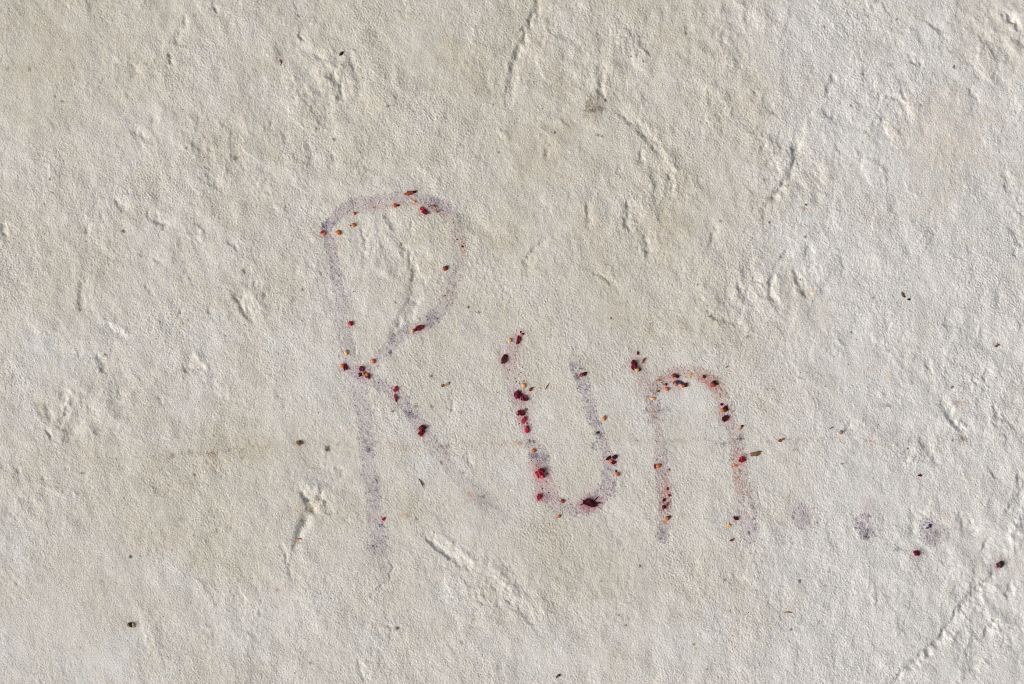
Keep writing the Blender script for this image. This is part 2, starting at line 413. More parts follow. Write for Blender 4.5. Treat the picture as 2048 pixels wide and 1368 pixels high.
def smear(name, pts, k=1.0):
    """pts: (u, v, halfwidth, strength, warmth); finger-drawn stroke of berry juice"""
    P = np.array(pts, float)
    q = poly_dist([(p[0], p[1]) for p in pts], 46, 1.8)
    sl, r, t = q
    seg = np.concatenate([[0], np.cumsum(np.linalg.norm(np.diff(P[:, :2], axis=0), axis=1))])
    seg /= seg[-1]
    w = np.interp(t, seg, P[:, 2]); st = np.interp(t, seg, P[:, 3]) * k; wa = np.interp(t, seg, P[:, 4])
    x = r / w
    x = x + 0.10 * c2[sl] + 0.07 * wu2[sl]
    body = sstep(-x, -1.15, -0.75)
    edge = np.exp(-((x - 0.86) / 0.15) ** 2)
    cl = 0.75 + 0.25 * np.clip(c2[sl] + 0.6 * c3[sl], -1.4, 1.6)
    if name in 'un':
        st = st * 1.22
    wash = np.clip((body + 0.45 * edge) * st * 0.47 * cl * (0.80 + 0.20 * fineh[sl]), 0, 1)
    warm = np.array([0.50, 0.345, 0.28]); cool = np.array([0.415, 0.335, 0.405])
    col = cool[None, None] * (1 - wa[..., None]) + warm[None, None] * wa[..., None]
    A_ = ALB[sl]
    A_ = A_ * (1 - wash[..., None]) + col * wash[..., None]
    dots = np.clip((body * 0.50 + edge * 0.75) * st * (0.65 * grainy[sl] + 1.05 * grainy2[sl] * cl + 0.65 * grainy3[sl]), 0, 0.92)
    dc = np.array(PURPLE) * (1 - wa[..., None]) + np.array([0.24, 0.10, 0.07]) * wa[..., None]
    A_ = A_ * (1 - dots[..., None]) + dc * dots[..., None]
    ALB[sl] = A_
    m = LETTERS.setdefault(name, np.zeros((NY, NX), bool))
    m[sl] |= (r / w) < 1.12


smear('R', [(652, 452, 9, 1.6, 0), (658, 480, 11, 1.2, 0), (667, 520, 11, 1.25, 0), (672, 560, 11, 1.1, 0), (682, 600, 13, .85, 0), (684, 640, 13, .75, 0),
            (690, 680, 14, .8, .1), (702, 720, 15, .8, 0), (712, 760, 16, .8, 0), (722, 800, 16, .85, 0), (730, 850, 15, .9, 0), (734, 895, 14, 1.1, 0),
            (738, 940, 14, .75, 0), (746, 985, 15, 1.15, 0), (750, 1030, 15, .85, .1), (757, 1070, 17, .9, 0), (763, 1100, 18, .9, 0)])
smear('R', [(654, 450, 9, 1.5, 0), (668, 436, 12, 1.2, .05), (692, 420, 15, 1.1, .15), (718, 409, 17, 1.1, .15), (745, 407, 18, .95, .3), (775, 402, 15, .7, .3),
            (800, 396, 14, .95, .2), (830, 400, 13, .9, .15), (862, 402, 13, 1.2, 0), (888, 415, 14, 1.0, .1), (908, 440, 16, .7, .3), (918, 475, 15, .7, .35),
            (922, 505, 13, .65, .4), (916, 540, 12, .7, .3), (905, 572, 11, .85, .3), (893, 600, 11, .8, .3), (876, 625, 13, 1.1, .1), (858, 641, 13, 1.2, 0),
            (836, 655, 11, .8, .1), (808, 663, 10, 1.0, 0), (788, 684, 12, 1.05, 0), (768, 706, 12, .95, 0), (745, 728, 11, .8, 0), (722, 745, 12, .9, 0)])
smear('R', [(712, 742, 12, .9, 0), (740, 760, 13, .9, 0), (770, 772, 13, .95, 0), (795, 786, 12, 1.0, 0), (818, 818, 13, 1.3, 0), (838, 850, 14, .8, 0),
            (860, 880, 12, .7, 0), (880, 905, 12, .8, .4), (900, 935, 13, .65, .3), (925, 965, 15, .5, .1), (950, 990, 17, .45, .1), (975, 1008, 19, .5, 0),
            (1000, 1032, 17, .3, 0)])
smear('u', [(1042, 662, 8, .6, .2), (1028, 690, 11, .6, .5), (1018, 715, 13, .55, .5), (1022, 745, 13, .6, .3), (1030, 770, 13, .6, .2), (1036, 800, 12, .6, .1),
            (1045, 840, 11, .4, .2), (1056, 875, 11, .6, .1), (1072, 902, 15, .9, 0), (1082, 925, 17, .9, 0), (1086, 955, 17, .6, .5), (1092, 985, 18, .7, .15),
            (1112, 1008, 17, .85, .1), (1142, 1017, 15, .75, .15), (1170, 1013, 15, .85, 0), (1196, 998, 16, 1.1, 0), (1216, 975, 17, 1.25, 0),
            (1222, 945, 14, 1.0, 0), (1216, 915, 12, .8, .1), (1206, 890, 11, .8, .1), (1196, 860, 10, 1.1, 0), (1186, 830, 11, 1.15, 0),
            (1175, 795, 12, 1.05, 0), (1164, 765, 12, .95, 0), (1153, 735, 12, .8, 0), (1148, 715, 10, .4, 0)])
smear('n', [(1268, 705, 12, .25, .4), (1278, 740, 14, .35, .5), (1292, 775, 15, .55, .5), (1305, 805, 15, .75, .35), (1310, 835, 12, .8, .5), (1316, 860, 9, .5, .6),
            (1320, 895, 12, .7, .4), (1322, 930, 12, .75, .3), (1325, 965, 13, .9, .45), (1330, 1000, 13, .8, .5), (1327, 1040, 13, .7, .2), (1325, 1075, 12, .8, 0)])
smear('n', [(1298, 800, 10, .8, .5), (1306, 780, 11, .9, .6), (1325, 762, 11, .85, .65), (1350, 748, 12, .8, .5), (1378, 742, 12, .65, .6), (1405, 750, 13, .9, .75),
            (1430, 768, 14, 1.0, .75), (1448, 795, 13, .8, .7), (1458, 825, 13, .7, .6), (1466, 855, 12, .6, .6), (1475, 885, 14, .9, .3), (1478, 920, 15, .85, .45),
            (1482, 955, 16, .7, .5), (1488, 995, 17, .7, .4), (1494, 1035, 17, .85, .25), (1499, 1075, 16, .7, 0)])
for nm, cu, cv, ru, k in [('dot1', 1610, 1037, 21, .95), ('dot2', 1736, 1055, 21, 1.25), ('dot3', 1867, 1066, 23, 1.15)]:
    smear(nm, [(cu - 9, cv - 8, ru * .9, k, .0), (cu - 1, cv + 3, ru, k * .9, .0), (cu + 15, cv + 2, ru * .7, k * .6, .1), (cu + 20, cv - 2, ru * .55, k * .4, .1)])


# local stains, drips and rubbed colour: (u, v, ru, rv, rot, colour, strength, speckle 0..1)
NAVY, BRN, PINK, ORG, OLV = (0.05, 0.06, 0.11), (0.22, 0.12, 0.06), (0.56, 0.22, 0.22), (0.55, 0.30, 0.16), (0.22, 0.20, 0.12)
DPUR = (0.09, 0.05, 0.11)
STAINS = [
    (1069, 912, 9, 5, 10, NAVY, .85, .5), (1090, 915, 8, 9, 0, NAVY, .8, .85), (1078, 928, 7, 8, 0, NAVY, .55, .8), (1079, 948, 17, 20, 0, PINK, .38, .15),
    (1079, 993, 9, 10, 0, PINK, .4, .2), (1092, 995, 10, 10, 0, DPUR, .5, .9), (1066, 930, 9, 10, 0, PINK, .25, .3), (1180, 1010, 22, 11, -15, (0.3, 0.05, 0.12), .45, .3),
    (1146, 730, 6, 5, 0, DPUR, .8, .8), (1154, 754, 8, 4, 55, DPUR, .85, .5), (1188, 893, 4, 8, 15, NAVY, .8, .7), (1196, 866, 5, 4, 0, NAVY, .9, .3),
    (1202, 873, 3, 5, 0, NAVY, .7, .6), (1190, 850, 4, 5, 0, DPUR, .5, .7), (735, 896, 4, 10, -10, NAVY, .55, .7), (738, 900, 4, 4, 0, NAVY, .7, .6),
    (817, 827, 8, 4, 30, DPUR, .75, .75), (828, 833, 6, 4, 10, DPUR, .6, .75), (762, 1050, 5, 3, 0, NAVY, .9, .4), (752, 960, 5, 6, 0, DPUR, .4, .8),
    (748, 1092, 5, 8, 30, DPUR, .6, .85), (767, 1080, 8, 12, 0, DPUR, .35, .85), (648, 450, 4, 8, 30, NAVY, .75, .5), (664, 445, 12, 6, -30, DPUR, .25, .85),
    (745, 400, 16, 6, -15, DPUR, .3, .85), (875, 402, 20, 5, 22, DPUR, .45, .85), (895, 420, 8, 12, -30, DPUR, .3, .85), (862, 640, 14, 12, -35, DPUR, .35, .85),
    (795, 408, 12, 7, 0, ORG, .35, .6), (829, 404, 10, 5, 10, ORG, .45, .4), (890, 432, 12, 6, 40, ORG, .30, .6), (925, 490, 5, 14, -10, ORG, .45, .7),
    (928, 505, 4, 8, 0, ORG, .35, .6), (895, 585, 4, 8, 10, (0.3, .1, .06), .55, .8), (912, 540, 3, 7, 10, DPUR, .6, .8), (750, 412, 16, 7, 0, PINK, .22, .6),
    (809, 662, 6, 4, 0, DPUR, .6, .7), (784, 678, 9, 10, 0, DPUR, .4, .85), (789, 672, 5, 5, 0, OLV, .5, .6), (780, 705, 3, 2.5, 0, DPUR, .9, .1),
    (895, 894, 5, 3, 30, DPUR, .5, .6), (882, 893, 4, 3, 0, DPUR, .6, .6), (890, 903, 10, 4, 45, BRN, .5, .8), (882, 927, 3, 2.5, 0, BRN, .8, .2),
    (893, 917, 7, 3, 40, BRN, .5, .8), (940, 987, 4, 3, 0, (0.35, .1, .06), .7, .5), (941, 995, 6, 8, 0, ORG, .3, .7), (965, 992, 6, 3, 0, DPUR, .7, .6),
    (985, 1012, 18, 4, 28, DPUR, .4, .8), (962, 1000, 12, 12, 0, DPUR, .2, .9), (1405, 754, 20, 6, 15, ORG, .4, .75), (1436, 775, 7, 16, -25, ORG, .45, .7),
    (1414, 768, 10, 7, 0, PINK, .4, .75), (1381, 748, 8, 4, 0, ORG, .45, .5), (1316, 782, 5, 3, 0, ORG, .45, .6), (1318, 760, 6, 4, -20, ORG, .5, .5),
    (1330, 757, 14, 3, -20, (0.35, .12, .08), .4, .8), (1308, 825, 8, 8, 0, (0.25, .1, .07), .55, .9), (1309, 833, 5, 5, 0, BRN, .6, .7), (1318, 820, 5, 3, 0, DPUR, .6, .7),
    (1328, 819, 7, 3, 0, DPUR, .5, .8), (1293, 822, 5, 4, 0, DPUR, .5, .8), (1333, 970, 4, 22, 0, PINK, .45, .7), (1329, 1000, 7, 18, 0, ORG, .32, .7),
    (1330, 890, 3, 9, 0, DPUR, .45, .8), (1318, 945, 6, 9, 20, NAVY, .28, .8), (1324, 1065, 8, 12, 10, NAVY, .45, .75), (1330, 1045, 7, 4, 0, (.5, .2, .12), .4, .4),
    (1338, 939, 2.6, 3, 0, (0.02, .03, .03), .95, 0), (1481, 877, 5, 4, 0, (0.04, .04, .12), .9, .4), (1485, 868, 5, 10, 0, DPUR, .3, .7), (1463, 885, 9, 4, -10, BRN, .55, .85),
    (1447, 888, 5, 4, 30, NAVY, .5, .7), (1473, 905, 3, 10, 10, DPUR, .5, .7), (1471, 912, 3, 10, 0, ORG, .4, .6), (1470, 931, 6, 6, 0, (.5, .2, .12), .5, .6),
    (1480, 941, 3, 3, 0, (.03, .03, .03), .9, .2), (1460, 920, 3, 6, 0, DPUR, .4, .8), (1475, 960, 6, 22, 0, ORG, .2, .7), (1492, 989, 5, 2.5, -20, (.5, .08, .06), .6, .4),
    (1503, 980, 4, 4, 0, DPUR, .5, .7), (1508, 1015, 4, 8, 0, DPUR, .4, .85), (1498, 1066, 3, 3, 0, NAVY, .95, 0), (1508, 1055, 3, 8, -20, DPUR, .5, .7),
    (1496, 1030, 3, 3, 0, ORG, .5, .4), (1457, 1052, 5, 5, 0, (0.62, .42, .20), .55, .2), (1449, 860, 10, 14, 0, NAVY, .10, .8), (1441, 836, 5, 6, 0, NAVY, .4, .9),
    (1460, 845, 6, 12, 0, PINK, .2, .7), (1480, 857, 3, 5, 20, ORG, .5, .3), (1290, 727, 14, 3, -25, ORG, .22, .6), (1286, 765, 15, 16, 0, PINK, .16, .5),
    (1606, 1028, 7, 3, -10, DPUR, .5, .8), (1627, 1017, 3, 2, 30, (.4, .1, .1), .6, .2), (1611, 1040, 10, 10, 0, DPUR, .3, .85), (1632, 1050, 5, 6, 0, DPUR, .3, .85),
    (1724, 1050, 6, 5, 0, DPUR, .55, .8), (1736, 1060, 6, 5, 0, DPUR, .65, .75), (1732, 1072, 3.5, 5, 0, (.04, .04, .05), .8, .4), (1737, 1031, 3, 4, 0, DPUR, .5, .5),
    (1755, 1070, 16, 8, 0, DPUR, .2, .9), (1735, 1010, 18, 14, 0, PINK, .12, .5), (1774, 1058, 12, 3, -15, DPUR, .2, .8), (1890, 1058, 5, 10, -45, (.1, .05, .06), .55, .8),
    (1896, 1076, 3, 7, 0, DPUR, .6, .7), (1874, 1068, 10, 7, 0, DPUR, .45, .85), (1861, 1084, 6, 4, 0, DPUR, .4, .8), (1893, 1030, 8, 9, 0, PINK, .18, .4),
    (1796, 1098, 5, 4, 0, NAVY, .55, .4), (1808, 1101, 10, 1.6, 8, NAVY, .35, .5), (1848, 1103, 8, 1.2, -20, BRN, .5, .4), (1848, 1107, 5, 1.2, 10, BRN, .4, .5),
    (2001, 1122, 14, 10, 0, DPUR, .30, .85), (1994, 1131, 5, 5, 0, (.35, .12, .12), .5, .3),
    (1190, 214, 18, 20, 0, (.14,.10,.07), .42, .8), (1182, 205, 6, 14, 0, BRN, .55, .85), (1186, 221, 4, 4, 40, (.07, .05, .04), .85, .4), (1202, 217, 6, 3, 10, (.07, .06, .04), .75, .5), (1211, 201, 2.6, 3, 0, (.03, .03, .02), .95, 0),
    (1173, 213, 2, 8, 10, (.1, .07, .05), .7, .5), (1173, 228, 3, 10, 0, BRN, .45, .6), (1192, 238, 3, 9, -10, BRN, .35, .6), (1200, 272, 7, 1.5, 8, (.12, .10, .05), .7, .2),
    (1188, 265, 7, 1.4, 40, (.15, .12, .06), .5, .4), (1068, 163, 8, 1.5, -10, (.10, .09, .05), .6, .3), (1074, 254, 38, 1.8, 10, BRN, .28, .7), (1106, 264, 6, 4, 0, BRN, .4, .8), (1110, 265, 2, 2, 0, (.03, .02, .02), .9, 0),
    (1350, 450, 26, 22, 0, BRN, .16, .85), (1371, 647, 8, 14, 0, BRN, .25, .8), (1612, 583, 10, 12, 0, BRN, .32, .8), (1627, 581, 3, 4, 0, (.5, .28, .1), .6, .1), (1601, 559, 2, 2, 0, (.1, .1, .05), .8, 0),
    (1608, 417, 5, 4, 0, (.48, .28, .16), .5, .3), (1612, 409, 2, 2, 0, (.02, .02, .02), .9, 0), (1871, 452, 2.5, 8, 0, BRN, .45, .4), (1854, 463, 4, 8, 30, BRN, .35, .7), (1845, 484, 8, 3, 0, ORG, .2, .6),
    (1921, 807, 13, 7, 0, (.4, .16, .12), .35, .85), (1927, 879, 7, 6, 0, BRN, .6, .7), (1910, 880, 5, 2.5, 0, BRN, .5, .7), (1768, 811, 14, 2.5, 3, BRN, .4, .7), (1777, 811, 4, 2.5, 0, BRN, .6, .5),
    (1780, 755, 8, 12, -10, (.5, .32, .2), .22, .7), (1738, 739, 5, 5, 0, (.55, .32, .2), .3, .5), (1745, 883, 6, 4, 0, ORG, .38, .6), (1794, 887, 3.5, 5, 0, ORG, .45, .5), (1817, 883, 2.5, 2.5, 0, (.1, .1, .1), .6, .2), (1816, 897, 2, 2, 0, (.05, .05, .05), .8, 0),
    (1590, 899, 4, 4, 0, BRN, .5, .5), (1580, 800, 30, 20, 0, BRN, .05, .8), (1598, 755, 4, 2, 30, BRN, .6, .4), (1651, 772, 3, 2, -20, OLV, .6, .4), (1684, 928, 3, 2, 0, (.05, .05, .03), .8, .2),
    (1996, 689, 7, 3, 10, (.18, .08, .06), .6, .6), (2043, 875, 3, 6, 0, BRN, .5, .5), (1932, 1187, 9, 4, 10, BRN, .45, .8), (1669, 1308, 6, 5, 0, (.35, .2, .15), .35, .7), (1632, 1292, 2, 8, -20, BRN, .35, .6),
    (1640, 1243, 4, 2.5, -30, BRN, .5, .4), (1600, 1163, 2.6, 3, 0, (.05, .03, .03), .9, 0), (1596, 1150, 2, 7, -10, (.12, .1, .08), .5, .5), (1650, 1172, 3, 2.5, 0, OLV, .55, .3), (1582, 1259, 2.5, 2.5, 0, (.08, .05, .04), .7, 0),
    (345, 911, 5, 4, 0, BRN, .6, .4), (381, 905, 7, 5, 0, BRN, .45, .7), (424, 908, 6, 7, 0, BRN, .45, .7), (485, 914, 4, 4, 0, OLV, .6, .4), (412, 924, 4, 3, 0, BRN, .4, .5), (165, 946, 3.5, 2.5, 0, (.15, .09, .05), .7, .2),
    (210, 710, 3, 3, 0, (.08, .06, .05), .8, .2), (212, 725, 6, 14, -25, OLV, .25, .7), (85, 815, 10, 12, 0, BRN, .22, .85), (195, 862, 3, 6, 20, OLV, .5, .4), (225, 727, 16, 1.5, 0, BRN, .2, .6), (388, 950, 2.5, 2.5, 0, BRN, .7, 0),
    (330, 985, 10, 14, 0, BRN, .15, .8), (205, 1113, 3, 3, 0, BRN, 0, 0), (261, 1113, 3.2, 3, 0, (.08, .07, .06), .85, 0), (455, 1055, 6, 5, 0, BRN, .35, .7), (435, 1061, 5, 4, 0, OLV, .45, .4), (362, 1040, 8, 5, 0, BRN, .3, .7), (430, 1116, 10, 2, 0, BRN, .25, .7),
    (338, 112, 4, 5, 0, OLV, .7, .3), (475, 315, 4, 6, 20, OLV, .75, .2), (62, 137, 6, 5, 0, BRN, .4, .5), (15, 137, 5, 4, 0, OLV, .5, .3), (127, 202, 3.5, 2.5, 0, OLV, .7, .1), (111, 193, 2, 2, 0, OLV, .7, 0), (60, 240, 4, 4, 0, OLV, .3, .5), (375, 294, 4, 3, 0, OLV, .5, .2),
    (388, 31, 4, 2, -20, BRN, .5, .4), (310, 20, 40, 30, 0, BRN, .05, .8), (570, 15, 20, 14, 0, BRN, .14, .8), (625, 35, 6, 3, 0, BRN, .3, .7), (597, 32, 2, 2, 0, BRN, .7, 0), (247, 462, 3.5, 2.5, 0, (.12, .1, .08), .75, .1),
    (99, 358, 2.5, 2, 0, (.1, .08, .06), .7, 0), (105, 385, 2, 2, 0, OLV, .6, 0), (160, 619, 3, 3, 0, BRN, .55, .2), (230, 631, 4, 2, 10, BRN, .5, .4), (488, 540, 4, 4, 0, OLV, .4, .5), (450, 672, 2.5, 2.5, 0, BRN, .5, 0),
    (605, 579, 2.4, 2.4, 0, (.08, .09, .05), .9, 0), (530, 589, 4, 6, 0, OLV, .35, .5), (803, 488, 2.5, 2.5, 0, BRN, .6, .1), (791, 604, 2.4, 1.6, 40, (.05, .05, .04), .95, 0), (937, 614, 2.2, 2.4, 0, (.05, .05, .04), .9, 0), (957, 624, 5, 1.4, 10, (.07, .06, .05), .7, .2),
    (668, 280, 3, 3, 0, (.06, .06, .04), .7, .1), (777, 212, 2.6, 2.4, 0, (.08, .08, .05), .7, 0), (657, 210, 3, 3, 0, OLV, .6, .1), (680, 312, 6, 6, 0, OLV, .25, .5), (998, 305, 1.8, 1.6, 0, (.03, .03, .02), .9, 0),
    (1262, 113, 1.8, 1.8, 0, (.03, .03, .02), .95, 0), (1286, 123, 1.8, 1.8, 0, (.03, .03, .02), .95, 0), (1276, 171, 4, 4, 0, (.4, .25, .15), .45, .4), (1444, 196, 6, 4, 0, BRN, .3, .6), (1374, 67, 3, 2.5, 0, OLV, .7, 0), (1485, 5, 6, 4, 0, OLV, .35, .5),
    (1277, 326, 4, 3, 0, OLV, .6, .2), (1909, 133, 3, 2.6, 0, (.08, .06, .05), .95, 0), (1794, 38, 2, 2, 0, (.03, .03, .03), .7, 0), (1544, 227, 2.2, 2.2, 0, OLV, .7, 0), (1651, 52, 5, 2.5, -20, OLV, .5, .4), (1730, 103, 5, 3, -20, OLV, .35, .5), (1702, 211, 3, 3, 0, BRN, .4, .2),
    (1727, 147, 3, 3, 0, OLV, .4, .3), (1780, 130, 3, 5, 0, OLV, .4, .3), (1842, 210, 2.5, 2, 0, BRN, .5, .1), (1730, 265, 3, 2, 0, BRN, .5, .1), (1902, 105, 4, 3, 0, BRN, .35, .4), (1870, 325, 4, 5, 0, OLV, .3, .6), (1790, 260, 12, 10, 0, BRN, .12, .8),
    (1529, 360, 2.4, 2, 0, OLV, .8, 0), (1441, 442, 2.4, 2.4, 0, OLV, .7, 0), (1273, 495, 3, 2.4, 0, OLV, .5, .2), (1297, 505, 3, 5, -20, OLV, .55, .3), (1223, 636, 1.8, 2, 0, (.1, .07, .05), .8, 0), (1395, 570, 2, 2, 0, BRN, .7, 0), (1448, 606, 1.8, 1.8, 0, (.04, .03, .03), .9, 0),
    (1422, 632, 2.4, 2, 0, (.05, .05, .03), .8, 0), (1427, 638, 4, 4, 0, OLV, .5, .4), (1475, 579, 8, 2, 30, BRN, .4, .6), (1540, 444, 2, 2, 0, (.1, .06, .05), .8, 0), (1496, 674, 4, 2.6, -10, (.12, .1, .08), .7, .2), (1223, 657, 3, 3, 0, BRN, .4, .3),
    (1247, 605, 6, 2, 0, (.12, .08, .05), .4, .6), (1611, 473, 2.4, 2, 0, (.08, .06, .04), .7, 0), (1539, 444, 2, 2, 0, (.08, .06, .04), .7, 0), (1976, 459, 2, 2, 0, (.2, .08, .06), .7, 0), (1815, 561, 3, 2, 0, OLV, .5, .1), (1703, 665, 2.2, 2, 0, (.06, .08, .06), .85, 0),
    (1846, 600, 12, 10, 0, ORG, .10, .8), (1940, 540, 4, 4, 0, BRN, .3, .5), (1905, 774, 2.8, 2.4, 0, (.02, .03, .05), .9, 0), (598, 896, 2, 12, 8, OLV, .22, .5), (657, 897, 6, 5, 0, (.09, .09, .06), .8, .4), (611, 890, 3, 2, 0, OLV, .5, .1),
    (698, 862, 4, 3, 0, ORG, .3, .5), (718, 863, 6, 1.6, 0, (.5, .2, .12), .45, .5), (780, 887, 8, 4, 0, ORG, .38, .75), (804, 898, 13, 4, 5, ORG, .40, .75), (752, 884, 3, 3, 0, OLV, .4, .3), (831, 814, 3.5, 3, 0, (.2, .19, .14), .6, .1),
    (864, 813, 4, 3, 0, (.10, .10, .06), .6, .4), (856, 810, 8, 4, 0, ORG, .2, .6), (786, 822, 3, 2.4, 0, (.1, .07, .05), .8, 0), (793, 812, 8, 7, 0, OLV, .3, .7), (925, 824, 4, 3, 0, OLV, .35, .4), (1011, 826, 4, 4, 0, ORG, .3, .6),
    (863, 752, 3, 2.4, 10, (.12, .06, .04), .75, .1), (870, 757, 5, 2, 10, BRN, .4, .7), (1003, 889, 5, 4, 0, ORG, .32, .7), (1036, 888, 9, 6, 0, ORG, .42, .8), (1040, 886, 5, 4, 0, BRN, .45, .7), (1055, 884, 8, 1.6, -5, (.05, .04, .04), .55, .6), (1059, 881, 3, 1.6, 0, (.04, .02, .03), .85, 0),
    (1068, 884, 3, 2, 30, (.25, .04, .03), .8, 0), (1265, 878, 9, 10, 0, BRN, .20, .85), (1355, 880, 6, 2, 0, BRN, .4, .6), (1428, 890, 10, 8, 0, BRN, .14, .85), (1362, 882, 12, 1.5, 0, BRN, .25, .7), (811, 1030, 7, 4, 10, (.42, .22, .12), .6, .6), (833, 1038, 3, 3, 0, OLV, .55, .2),
    (838, 985, 2, 8, -10, BRN, .2, .5), (1012, 1177, 5, 3, 0, BRN, .3, .6), (554, 1180, 4, 4, 0, (.35, .2, .08), .5, .3), (762, 1135, 4, 5, 0, BRN, .3, .7), (777, 1184, 6, 2, 0, ORG, .3, .5), (785, 1186, 3, 3, 0, BRN, .3, .3), (795, 1256, 3.4, 3.4, 0, (.07, .08, .05), .85, .1), (803, 1259, 8, 6, 0, OLV, .14, .7),
    (622, 1327, 3, 2.4, 0, OLV, .6, .1), (542, 1240, 4, 3, 0, OLV, .3, .5), (725, 1248, 4, 4, 0, BRN, .25, .5), (948, 1238, 3, 3, 0, BRN, .4, .2), (997, 1247, 6, 2, 20, BRN, .3, .5), (922, 1285, 3, 3, 0, (.15, .1, .08), .5, .2), (1114, 1157, 4, 4, 0, OLV, .4, .3), (1280, 1132, 2.6, 3, 0, (.10, .05, .05), .85, 0),
    (1247, 1099, 2, 1.6, 0, BRN, .6, 0), (1236, 1230, 4, 2, 30, BRN, .55, .4), (1252, 1251, 2.4, 2, 0, BRN, .75, 0), (1461, 1224, 2, 4, -40, BRN, .65, .1), (1473, 1241, 2.4, 2, 0, BRN, .7, 0), (1388, 1288, 3, 2, -40, (.3, .18, .1), .65, .1), (1393, 1297, 3, 3, 0, (.3, .18, .1), .5, .4), (1415, 1338, 2.6, 2, 20, (.1, .07, .06), .7, 0),
    (1450, 1160, 3, 2, 0, (.1, .06, .06), .5, .3), (1196, 1052, 3, 2, 0, OLV, .4, .3), (1202, 1162, 2, 2, 0, BRN, .5, 0), (1389, 690, 5, 3, 0, BRN, .35, .5), (1436, 692, 7, 4, 0, BRN, .3, .6), (1535, 778, 4, 3, 0, BRN, .35, .5), (1260, 868, 3, 3, 0, OLV, .2, .5),
    (610, 1042, 6, 14, 25, (.12, .10, .07), .55, .85), (623, 1020, 5, 6, -20, (.25, .18, .05), .55, .4), (614, 1000, 6, 2.6, 40, (.04, .04, .04), .8, .2), (638, 1000, 3, 5, 0, (.2, .13, .1), .5, .3), (660, 1028, 3, 3, 0, (.08, .08, .08), .7, .3), (593, 1086, 5, 6, 20, (.28, .18, .10), .4, .4),
    (590, 970, 10, 8, 0, OLV, .15, .8), (682, 942, 3, 3, 0, OLV, .35, .3), (676, 952, 4, 6, 0, OLV, .25, .6), (445, 545, 3, 3, 0, OLV, .3, .3),
]
# juice pressed out round the skins
for (cu, cv, q_) in [(822, 386, 9), (848, 422, 11), (647, 466, 7), (702, 647, 7), (838, 658, 12), (687, 733, 9), (727, 745, 13), (791, 778, 8), (792, 795, 8), (845, 860, 14), (767, 1038, 6),
                     (1037, 678, 11), (1007, 718, 12), (1036, 789, 13), (1049, 796, 11), (1042, 825, 12), (1048, 840, 11), (1054, 856, 11), (1079, 993, 10), (1180, 1006, 22), (1224, 918, 12),
                     (1268, 730, 14), (1350, 752, 10), (1360, 768, 12), (1427, 767, 12), (1445, 819, 11), (1450, 837, 11), (1484, 919, 11), (1315, 932, 9), (1335, 980, 8), (1330, 1004, 10),
                     (1328, 1014, 8), (1472, 1037, 8), (1833, 1106, 9), (2001, 1129, 11), (1408, 754, 8), (1332, 772, 10)]:
    STAINS.append((cu + 1, cv + 1, q_ * 1.15, q_ * 1.1, 0, (0.42, 0.12, 0.17), .17, .5))
    STAINS.append((cu - 3, cv + 4, q_ * .75, q_ * .75, 0, (0.38, 0.05, 0.10), .20, .6))
STAINS += [(1050, 800, 14, 60, -6, (.45, .2, .26), .14, .5), (1330, 985, 10, 50, 0, (.45, .2, .2), .14, .6), (1375, 752, 60, 14, 0, (.52, .27, .2), .16, .6), (1440, 800, 12, 50, -18, (.52, .27, .2), .16, .6),
           (1476, 940, 12, 60, -4, (.5, .28, .24), .2, .6), (1098, 975, 18, 34, -10, (.5, .25, .3), .25, .5), (1022, 700, 14, 34, 8, (.5, .28, .3), .25, .5)]
spn = np.clip(0.5 * grainy + 0.8 * grainy2 + 0.15, 0, 1)
spn2 = sstep(band(5.2, 44, .35), 0.1, 1.3)
spn = np.clip(np.maximum(spn, 0.85 * spn2), 0, 1)
for (cu, cv, ru, rv, rot, colr, k, sp) in STAINS:
    pad = 2.6 * max(ru, rv) + 4
    i0 = max(0, int((cu - pad - U0) / D)); i1 = min(NX, int((cu + pad - U0) / D) + 1)
    j0 = max(0, int((cv - pad - V0) / D)); j1 = min(NY, int((cv + pad - V0) / D) + 1)
    if i1 <= i0 or j1 <= j0:
        continue
    sl = (slice(j0, j1), slice(i0, i1))
    wamp = min(2.4, 0.28 * max(ru, rv))
    u = UU[sl] - cu + wamp * wu2[sl]; v = VV[sl] - cv + wamp * wv2[sl]
    c, s = math.cos(math.radians(rot)), math.sin(math.radians(rot))
    r2 = ((u * c + v * s) / ru) ** 2 + ((-u * s + v * c) / rv) ** 2
    m = np.exp(-(r2 / 1.35) ** 1.5) * min(1.0, 1.3 * k)
    m = m * ((1 - sp) + sp * spn[sl] * 1.25)
    m = np.clip(m, 0, 1)[..., None]
    ALB[sl] = ALB[sl] * (1 - m) + np.array(colr) * m
# dotted brown scratch line crossing the whole width
for pts, k in [([(195, 918), (265, 915), (345, 912), (430, 906), (520, 893), (600, 886)], .55), ([(600, 886), (690, 884), (800, 892), (900, 890), (1000, 886), (1062, 883)], .40),
               ([(1230, 880), (1320, 881), (1480, 882), (1560, 881), (1700, 883), (1800, 884), (1930, 880)], .42), ([(1555, 881), (1600, 879), (1665, 877)], .3)]:
    sl, r, t = poly_dist(pts, 18, 3.0)
    m = (np.exp(-(r / 2.4) ** 2) * (0.08 + 1.2 * spn[sl] * sstep(c1[sl] + .5 * c2[sl], -0.3, 1.0)) + 0.35 * np.exp(-(r / 6.0) ** 2) * spn[sl]) * k * np.clip(0.6 + 0.8 * c2[sl], 0, 2)
    m = np.clip(m, 0, .8)[..., None]
    ALB[sl] = ALB[sl] * (1 - m) + np.array((0.27, 0.15, 0.08)) * m
ALB = np.clip(ALB, 0.008, 0.9)


# ------------------------------------------------------------------ materials
def new_mat(name):
    m = bpy.data.materials.new(name)
    m.use_nodes = True
    return m, m.node_tree.nodes, m.node_tree.links, m.node_tree.nodes["Principled BSDF"]


